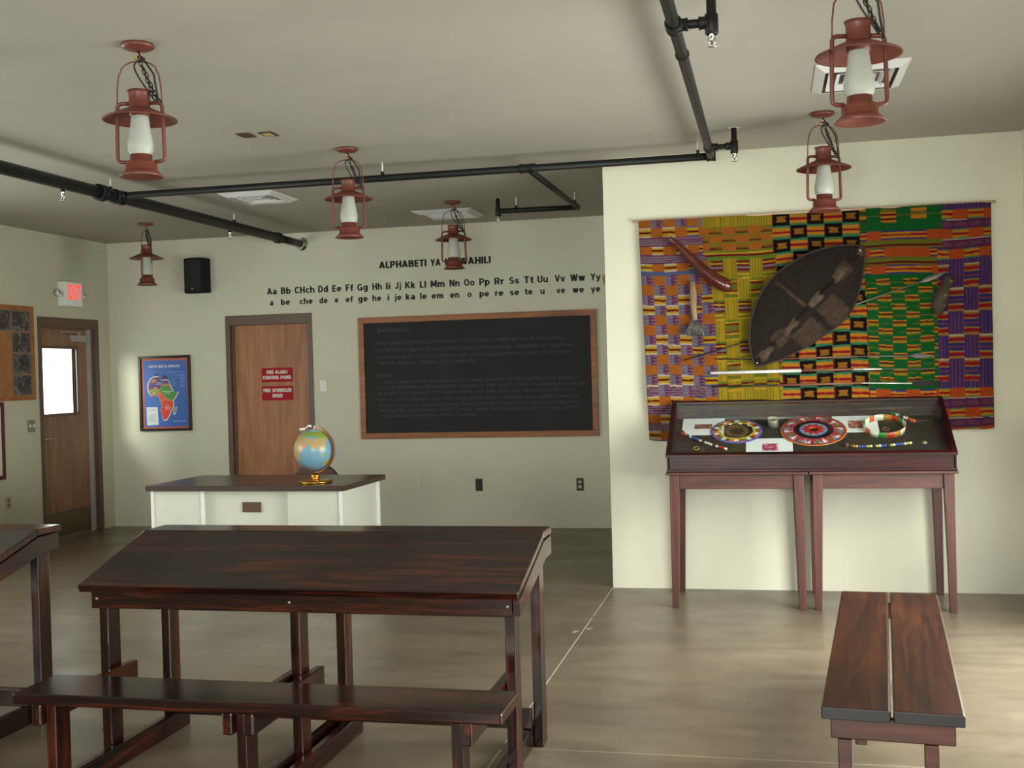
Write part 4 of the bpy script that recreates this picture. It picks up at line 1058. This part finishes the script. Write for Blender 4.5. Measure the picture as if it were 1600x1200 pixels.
# ------------------------------------------------------------------ shield, club and other things over the cloth
YS_ = 8.03
sh = [(1085, 100), (1090, 160), (1085, 250), (1072, 340), (1055, 440), (1020, 560), (980, 650), (920, 730), (840, 800), (700, 900), (600, 965), (500, 1020), (330, 1100), (220, 1135), (150, 1152), (112, 1150), (95, 1110), (78, 1040), (62, 940), (62, 850), (72, 760), (92, 680), (115, 610), (140, 550), (180, 480), (220, 420), (300, 330), (360, 285), (430, 240), (490, 200), (560, 160), (630, 132), (700, 110), (780, 92), (850, 80), (930, 75), (1000, 75), (1050, 82)]
out = [at(1160+x/5.714, 370+y/5.714, 'y', YS_-.03) for x, y in sh]
T1 = out[0]; T2 = out[15]; cen = (T1+T2)*.5
axd = (T1-T2).normalized(); pd = Vector((axd.z, 0, -axd.x)); LA = (T1-T2).length/2
t = thing('leather_shield', 'large dark leaf shaped leather shield over the woven cloth', 'shield', tuple(cen))
mb = MB(); NR = 22; n = len(out); rings = []; vcol = []
ndiv = 4; loop = []
for i in range(n):
    for k in range(ndiv): loop.append(out[i].lerp(out[(i+1) % n], k/ndiv))
n = len(loop)
def shcol(a_, p_):   # a_ along the long axis -1..1, p_ across (metres)
    base = S(36, 29, 24)
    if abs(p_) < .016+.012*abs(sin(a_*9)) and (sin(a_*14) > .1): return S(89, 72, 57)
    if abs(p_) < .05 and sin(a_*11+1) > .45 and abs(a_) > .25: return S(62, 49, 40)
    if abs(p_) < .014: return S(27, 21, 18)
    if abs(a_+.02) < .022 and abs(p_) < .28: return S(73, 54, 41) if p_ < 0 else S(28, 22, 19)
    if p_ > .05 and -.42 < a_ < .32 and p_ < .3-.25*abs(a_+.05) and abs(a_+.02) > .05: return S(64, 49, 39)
    return base
for r in range(NR+1):
    f_ = r/NR; ring = []
    for p in loop:
        q = cen.lerp(p, f_); d = q-cen
        a_ = d.dot(axd)/LA; p_ = d.dot(pd)
        y = -.055*(1-f_**2.2)-.012*math.exp(-(p_/.02)**2)*(1-f_**6)
        ring.append(mb.v((q.x-cen.x, y, q.z-cen.z))); vcol.append(shcol(a_, p_))
    rings.append(ring)
for r in range(NR):
    for k in range(n): mb.f([rings[r][k], rings[r][(k+1) % n], rings[r+1][(k+1) % n], rings[r+1][k]], True)
back = [mb.v((v.co.x, .004, v.co.z)) for v in rings[-1]]; vcol += [S(48, 40, 34)]*n
for k in range(n): mb.f([rings[-1][k], rings[-1][(k+1) % n], back[(k+1) % n], back[k]])
mb.f(back)
so = mb.build('hide', attrmat('shield_hide', .85, .15, 0, .5), t, recalc=False)
a = so.data.color_attributes.new('Col', 'FLOAT_COLOR', 'POINT'); a.data.foreach_set('color', [c for col in vcol for c in col])
MB().tube([(p.x-cen.x, 0, p.z-cen.z) for p in loop], .008, 6, closed=True).build('rim', plain('stitched_rim', S(40, 28, 22), .8, var=.3), t)
mb = MB()
for px, py in ((1344, 391.5), (1183, 567)):
    p = at(px, py, 'y', YS_-.045); mb.lathe([(0, .006), (.006, .003), (.007, 0)], (p.x-cen.x, -.012, p.z-cen.z), 10, Matrix.Rotation(pi/2, 3, 'X'))
mb.build('nail', m_chrome, t)

def wp(px, py, y=8.03): return at(px, py, 'y', y)
def tapered(name, label, cat, pts, rs, mat, y=8.03, n=16, flat=1.0):
    P = [wp(*p, y) for p in pts]; o0 = P[0].copy()
    # resample smoothly
    Q_ = []; R_ = []
    for i in range(len(P)-1):
        for k in range(5):
            u = k/5; Q_.append(P[i].lerp(P[i+1], u)-o0); R_.append(rs[i]+(rs[i+1]-rs[i])*u)
    Q_.append(P[-1]-o0); R_.append(rs[-1])
    mb = MB().tube(Q_, R_, n)
    return tag(mb.build(name, mat, loc=o0), label, cat)
m_club = wood('polished_club_wood', 'x', S(46, 12, 9), S(72, 20, 14), S(98, 34, 23), .2, .5)
tapered('wooden_club', 'polished red brown wooden club hung at the upper left of the cloth', 'club', [(1047, 371), (1052, 376), (1066, 389), (1085, 409), (1105, 428), (1122, 440), (1134, 446), (1141, 447), (1143.5, 447)], [.01, .019, .026, .033, .042, .048, .05, .04, .014], m_club, 8.0)
t = thing('fly_whisk', 'fibre whisk with a grey bushy end hanging below the club', 'whisk', tuple(wp(1084, 478)))
o0 = t.location.copy()
MB().tube([wp(1082, 440)-o0, wp(1083, 460)-o0, wp(1084, 482)-o0, wp(1086, 500)-o0], [.014, .026, .022, .018], 10).build('handle', wood('raw_stick', 'z', S(96, 78, 62), S(140, 116, 90), S(176, 156, 128), .8, 0), t)
mb = MB()
for k in range(110):
    x = random.uniform(-.014, .014); 
    p = wp(1086, 505)-o0; e_ = Vector((p.x+x*4.6+random.uniform(-.006, .006), random.uniform(-.03, .0), p.z-random.uniform(.055, .09)))
    mb.tube([(p.x+x*1.8, 0, p.z+.01), ((p.x+x*1.8+e_.x)/2, -.02, (p.z+e_.z)/2), e_], [.006, .008, .005], 5)
mb.build('hair_tuft', plain('grey_hair', S(84, 84, 76), .9, var=.3), t)
m_mask = plain('carved_dark_wood', S(60, 46, 34), .75, var=.35)
t = thing('carved_figure', 'small dark carved wooden figure on the purple part of the cloth', 'carving', tuple(wp(1475, 463)))
o0 = t.location.copy(); P = [wp(1467, 492)-o0, wp(1466, 482)-o0, wp(1470, 468)-o0, wp(1474, 454)-o0, wp(1477, 448)-o0, wp(1482, 438)-o0, wp(1483, 431)-o0]
MB().tube(P, [.022, .045, .05, .043, .028, .04, .024], 12).build('body', m_mask, t)
m_kn = plain('carving_pale_knob', S(122, 104, 74), .6)  # knobs paler than the body
for px, py, r in ((1476, 462, .012), (1468, 470, .012), (1474, 478, .01), (1485, 440, .01)):
    p = wp(px, py)-o0; MB().lathe([(0, r), (r*.7, r*.6), (r, 0), (0, -r)], (p.x, -.036, p.z), 10).build('carved_knob', m_kn, t)

m_iron = plain('spear_iron', S(120, 118, 112), .4, .5); m_darkiron = plain('dark_iron', S(36, 32, 32), .5, .4); m_shaft = plain('spear_wood', S(120, 74, 54), .5); m_silver = plain('polished_spear_butt', S(228, 226, 222), .22, .35)
def spear(label, segs, headpts, headmat, hw):
    # segs: list of (p0, p1, radius, material, name)
    o0 = wp(*segs[0][0], 8.035); t = thing('spear', label, 'spear', tuple(o0), 0, 'spears mounted over the cloth')
    for p0, p1, r, m_, nm in segs: MB().tube([wp(*p0, 8.035)-o0, wp(*p1, 8.035)-o0], r, 10).build(nm, m_, t)
    a, b = wp(*headpts[0], 8.035)-o0, wp(*headpts[1], 8.035)-o0; d = (b-a); L = d.length; d.normalize(); pr = Vector((d.z, 0, -d.x))
    mb = MB(); sec = [(0, .15), (.12, .7), (.3, 1), (.6, .75), (.85, .35), (1, .02)]; up = []; dn = []; f1 = []; f2 = []
    for u, w_ in sec:
        c = a+d*(L*u); up.append(mb.v(c+pr*hw*w_)); dn.append(mb.v(c-pr*hw*w_)); f1.append(mb.v(c+Vector((0, -.006*w_-.001, 0)))); f2.append(mb.v(c+Vector((0, .006*w_+.001, 0))))
    for i in range(len(sec)-1):
        for A_, B_ in ((up, f1), (f1, dn), (dn, f2), (f2, up)): mb.f([A_[i], A_[i+1], B_[i+1], B_[i]])
    mb.f([up[0], f1[0], dn[0], f2[0]]); mb.f([up[-1], f2[-1], dn[-1], f1[-1]])
    mb.build('spear_head', headmat, t)
spear('thin iron spear running diagonally behind the leather shield', [((1068, 563), (1180, 530), .0045, m_darkiron, 'shaft'), ((1180, 530), (1440, 440), .005, m_iron, 'shaft')], ((1437, 441), (1479, 425)), m_iron, .016)
spear('topmost horizontal spear, thin, just below the middle of the shield', [((1118, 561), (1210, 561), .004, m_darkiron, 'shaft'), ((1210, 561), (1340, 557), .006, m_shaft, 'shaft'), ((1340, 557), (1426, 556), .004, m_iron, 'shaft')], ((1422, 556), (1460, 555.5)), m_iron, .016)
spear('horizontal spear with a shiny silver butt just under the shield', [((1110, 583), (1252, 579), .012, m_silver, 'butt'), ((1252, 579), (1333, 577), .008, m_shaft, 'shaft'), ((1333, 577), (1378, 576.5), .006, m_silver, 'ferrule'), ((1378, 576.5), (1425, 576.5), .003, m_iron, 'shaft')], ((1415, 576.5), (1472, 577)), m_iron, .006)
spear('lowest spear with a black leaf shaped head above the case', [((1112, 604), (1215, 602), .006, m_darkiron, 'shaft'), ((1215, 602), (1346, 598.5), .008, m_shaft, 'shaft'), ((1346, 598.5), (1425, 599), .005, m_silver, 'shaft')], ((1422, 599), (1473, 599.5)), m_darkiron, .021)

# small wooden thing on the return wall
t = thing('wooden_wall_ornament', 'small orange brown wooden ornament peeking past the partition edge', 'ornament', (XC, 8.6, 2.24))
MB().prism([(0, -.03, -.045), (-.078, -.03, -.03), (-.09, -.03, .03), (-.06, -.03, .06), (0, -.03, .06)], (0, .06, 0)).build('carved_body', plain('orange_wood', S(140, 96, 58), .6), t, .006)
MB().lathe([(.008, .03), (.008, 0)], (-.05, 0, .06), 10, cap=True).build('hook', m_cord, t)

# ------------------------------------------------------------------ teacher's desk
DX0, DX1, DY0, DY1, DZ = -4.619, -3.008, 7.735, 8.595, .78
t = thing('teacher_desk', 'white panelled desk with dark brown top in front of the back wall', 'desk', ((DX0+DX1)/2, (DY0+DY1)/2, 0), RAD(-1.3))
a, b = (DX1-DX0)/2, (DY1-DY0)/2
bx('desk_top', m_desktop, t, -a, a, -b, b, DZ-.04, DZ, bevel=.004)
mb = MB(); mb.box(-a+.03, -a+.45, -b+.05, b-.05, .04, DZ-.04); mb.build('pedestal', m_ivory, t, .003)
mb = MB(); mb.box(a-.47, a-.05, -b+.05, b-.05, .04, DZ-.04); mb.build('pedestal', m_ivory, t, .003)
bx('modesty_panel', m_ivory, t, -a+.45, a-.47, -b+.09, -b+.11, .12, DZ-.04, bevel=.002)
for x in (-a+.03, -a+.45, a-.05): bx('edge_trim', m_white, t, x-.012, x+.012, -b+.042, -b+.06, .04, DZ-.041, bevel=.002)
bx('edge_trim', m_white, t, a-.052, a-.03, b-.08, b-.055, .04, DZ-.041, bevel=.002)
bx('toe_kick', m_plate_b, t, -a+.06, a-.08, -b+.1, b-.1, 0, .04)
bx('name_plate', plain('brown_wood_plate', S(88, 58, 40), .4), t, -.045, .105, -b+.078, -b+.09, .575, .65, bevel=.002)

# globe
gp = (-3.335, 7.962, DZ)
t = thing('globe', 'blue desk globe with a gold stand on the white desk', 'globe', gp)
MB().lathe([(0, 0), (.12, 0), (.125, .006), (.12, .016), (.09, .02), (.03, .022), (.022, .03), (.034, .042), (.036, .055), (.026, .066), (.012, .075), (0, .078)], n=40).build('stand', m_gold, t)
GR = .155; gc = Vector((0, 0, .247))
lands = [  # (colour, lon/lat polygon)
 ('tan', [(-10, 36), (0, 44), (10, 44), (20, 40), (28, 40), (36, 36), (35, 31), (43, 13), (51, 12), (40, -5), (40, -16), (33, -26), (20, -35), (13, -20), (9, 0), (-8, 5), (-17, 14), (-12, 28)]),
 ('pink', [(35, 31), (48, 30), (57, 25), (60, 20), (52, 15), (43, 13), (38, 22)]),
 ('tan', [(10, 45), (30, 46), (50, 46), (60, 45), (75, 45), (90, 48), (105, 50), (120, 50), (132, 44), (122, 40), (121, 31), (117, 24), (109, 21), (108, 12), (103, 10), (101, 14), (104, 2), (101, 3), (98, 12), (94, 18), (90, 22), (86, 20), (80, 14), (77, 8), (74, 15), (72, 21), (67, 25), (57, 26), (48, 30), (36, 36), (28, 40)]),
 ('green', [(25, 68), (40, 66), (70, 73), (105, 78), (140, 73), (178, 68), (160, 60), (142, 54), (132, 44), (118, 50), (100, 50), (85, 49), (70, 53), (50, 50), (35, 46), (22, 48), (10, 54), (10, 60)]),
 ('tan', [(96, 5), (104, -5), (106, -6), (100, 2)]), ('green', [(109, 2), (117, 6), (119, 1), (115, -4), (110, -2)]), ('tan', [(106, -6), (114, -7), (114, -8.6), (106, -7.8)]),
 ('green', [(131, -1), (141, -3), (150, -10), (141, -9), (133, -4)]),
 ('gold', [(114, -22), (122, -18), (130, -12), (137, -12), (142, -11), (146, -19), (153, -27), (150, -37), (140, -38), (130, -32), (118, -35), (115, -33)]),
 ('green', [(130, 32), (136, 35), (141, 40), (141, 36), (135, 33)]), ('tan', [(44, -25), (47, -25), (50, -15), (49, -12), (44, -18)]), ('tan', [(80, 9), (82, 7), (80, 6)])]
GC = dict(tan=S(178, 156, 106), pink=S(200, 140, 110), green=S(134, 160, 66), gold=S(170, 150, 66), sea=S(112, 156, 180), ice=S(170, 190, 200))
def inside(x, y, P):
    c = False; j = len(P)-1
    for i in range(len(P)):
        if (P[i][1] > y) != (P[j][1] > y) and x < (P[j][0]-P[i][0])*(y-P[i][1])/(P[j][1]-P[i][1])+P[i][0]: c = not c
        j = i
    return c
mb = MB(); NLO, NLA = 240, 120; g = []; gcol = []
for j in range(NLA+1):
    la = -90+180*j/NLA; row = []
    for i in range(NLO):
        lo = -180+360*i/NLO
        if j in (0, NLA) and i: row.append(row[0]); continue
        row.append(mb.v((GR*cos(RAD(la))*cos(RAD(lo)), GR*cos(RAD(la))*sin(RAD(lo)), GR*sin(RAD(la)))))
        c = 'sea' if abs(la) < 72 else 'ice'
        for k_, P in lands:
            if inside(lo+1.5*sin(la*.9), la+1.5*sin(lo*.7), P): c = k_
        gcol.append(GC[c])
    g.append(row)
for j in range(NLA):
    for i in range(NLO):
        q = [g[j][i], g[j][(i+1) % NLO], g[j+1][(i+1) % NLO], g[j+1][i]]; q = [v for k_, v in enumerate(q) if v not in q[:k_]]
        if len(q) > 2: mb.f(q, True)
go = mb.build('sphere', attrmat('globe_map', .3, .5), t)
a_ = go.data.color_attributes.new('Col', 'FLOAT_COLOR', 'POINT'); a_.data.foreach_set('color', [c for col in gcol for c in col])
go.location = gc
# turn longitude 88 E, latitude 8 N towards the camera
view = (Vector((0, 0, CH))-(Vector(gp)+gc)).normalized()
az = math.atan2(view.y, view.x)
go.rotation_euler = (Matrix.Rotation(az, 3, 'Z') @ Matrix.Rotation(RAD(12), 3, 'Y') @ Matrix.Rotation(RAD(-6), 3, 'X') @ Matrix.Rotation(RAD(-86), 3, 'Z')).to_euler()
rd = Vector((cos(az+RAD(52)), sin(az+RAD(52)), 0)); RM = .168
def arc(r_, tw):
    P = []
    for k in range(33):
        q = -pi/2+pi*k/32; P.append(gc+rd*r_*cos(q)+Vector((0, 0, r_*sin(q))))
    return P
sd = Vector((-rd.y, rd.x, 0))
mb = MB(); A_, B_ = arc(RM, 0), arc(RM+.006, 0); sec = [[mb.v(p-sd*.009), mb.v(q-sd*.009), mb.v(q+sd*.009), mb.v(p+sd*.009)] for p, q in zip(A_, B_)]
for s0, s1 in zip(sec, sec[1:]):
    for k in range(4): mb.f([s0[k], s0[(k+1) % 4], s1[(k+1) % 4], s1[k]])
mb.f(sec[0]); mb.f(sec[-1][::-1]); mb.build('meridian', m_copper, t)
MB().tube([gc+Vector((0, 0, GR-.002)), gc+Vector((0, 0, RM+.012))], .006, 10).build('pivot', m_white, t)
mb = MB(); lt_ = Vector((-cos(YAW), -sin(YAW), 0))
mb.tube([gc+Vector((0, 0, RM+.008))+lt_*.02, gc+Vector((0, 0, RM+.012))+lt_*.05], .008, 10); mb.tube([gc+Vector((0, 0, RM-.012))+lt_*.07, gc+Vector((0, 0, RM-.014))+lt_*.11], .01, 10); mb.tube([gc+Vector((0, 0, RM+.01))+lt_*.045, gc+Vector((0, 0, RM-.012))+lt_*.075], .004, 8)
mb.build('pointer', m_white, t)

# chair behind the desk
t = thing('office_chair', 'brown chair with a rounded back behind the white desk', 'chair', (-3.80, 8.95, 0))
m_lea = plain('brown_leather', S(74, 42, 30), .45)
P = []
for k in range(17):
    q = pi*k/16; P.append((.225*cos(q), 0.0, .62+.215*sin(q)**.8 if sin(q) > 0 else .62))
P += [(-.2, 0, .52), (.2, 0, .52)]
bk = MB().prism(P, (0, .05, 0)).build('backrest', m_lea, t, .015)
bk.location = (0, .1, 0)
bx('seat', m_lea, t, -.23, .23, -.34, .14, .42, .49, bevel=.02)
for sx in (-1, 1):
    for sy, yy in ((-1, -.3), (1, .11)): MB().tube([(sx*.19, yy, .42), (sx*.21, yy+sy*.03, 0)], .016, 10).build('leg', m_desktop, t)
    MB().tube([(sx*.19, .125, .42), (sx*.19, .125, .56)], .014, 10).build('back_post', m_desktop, t)
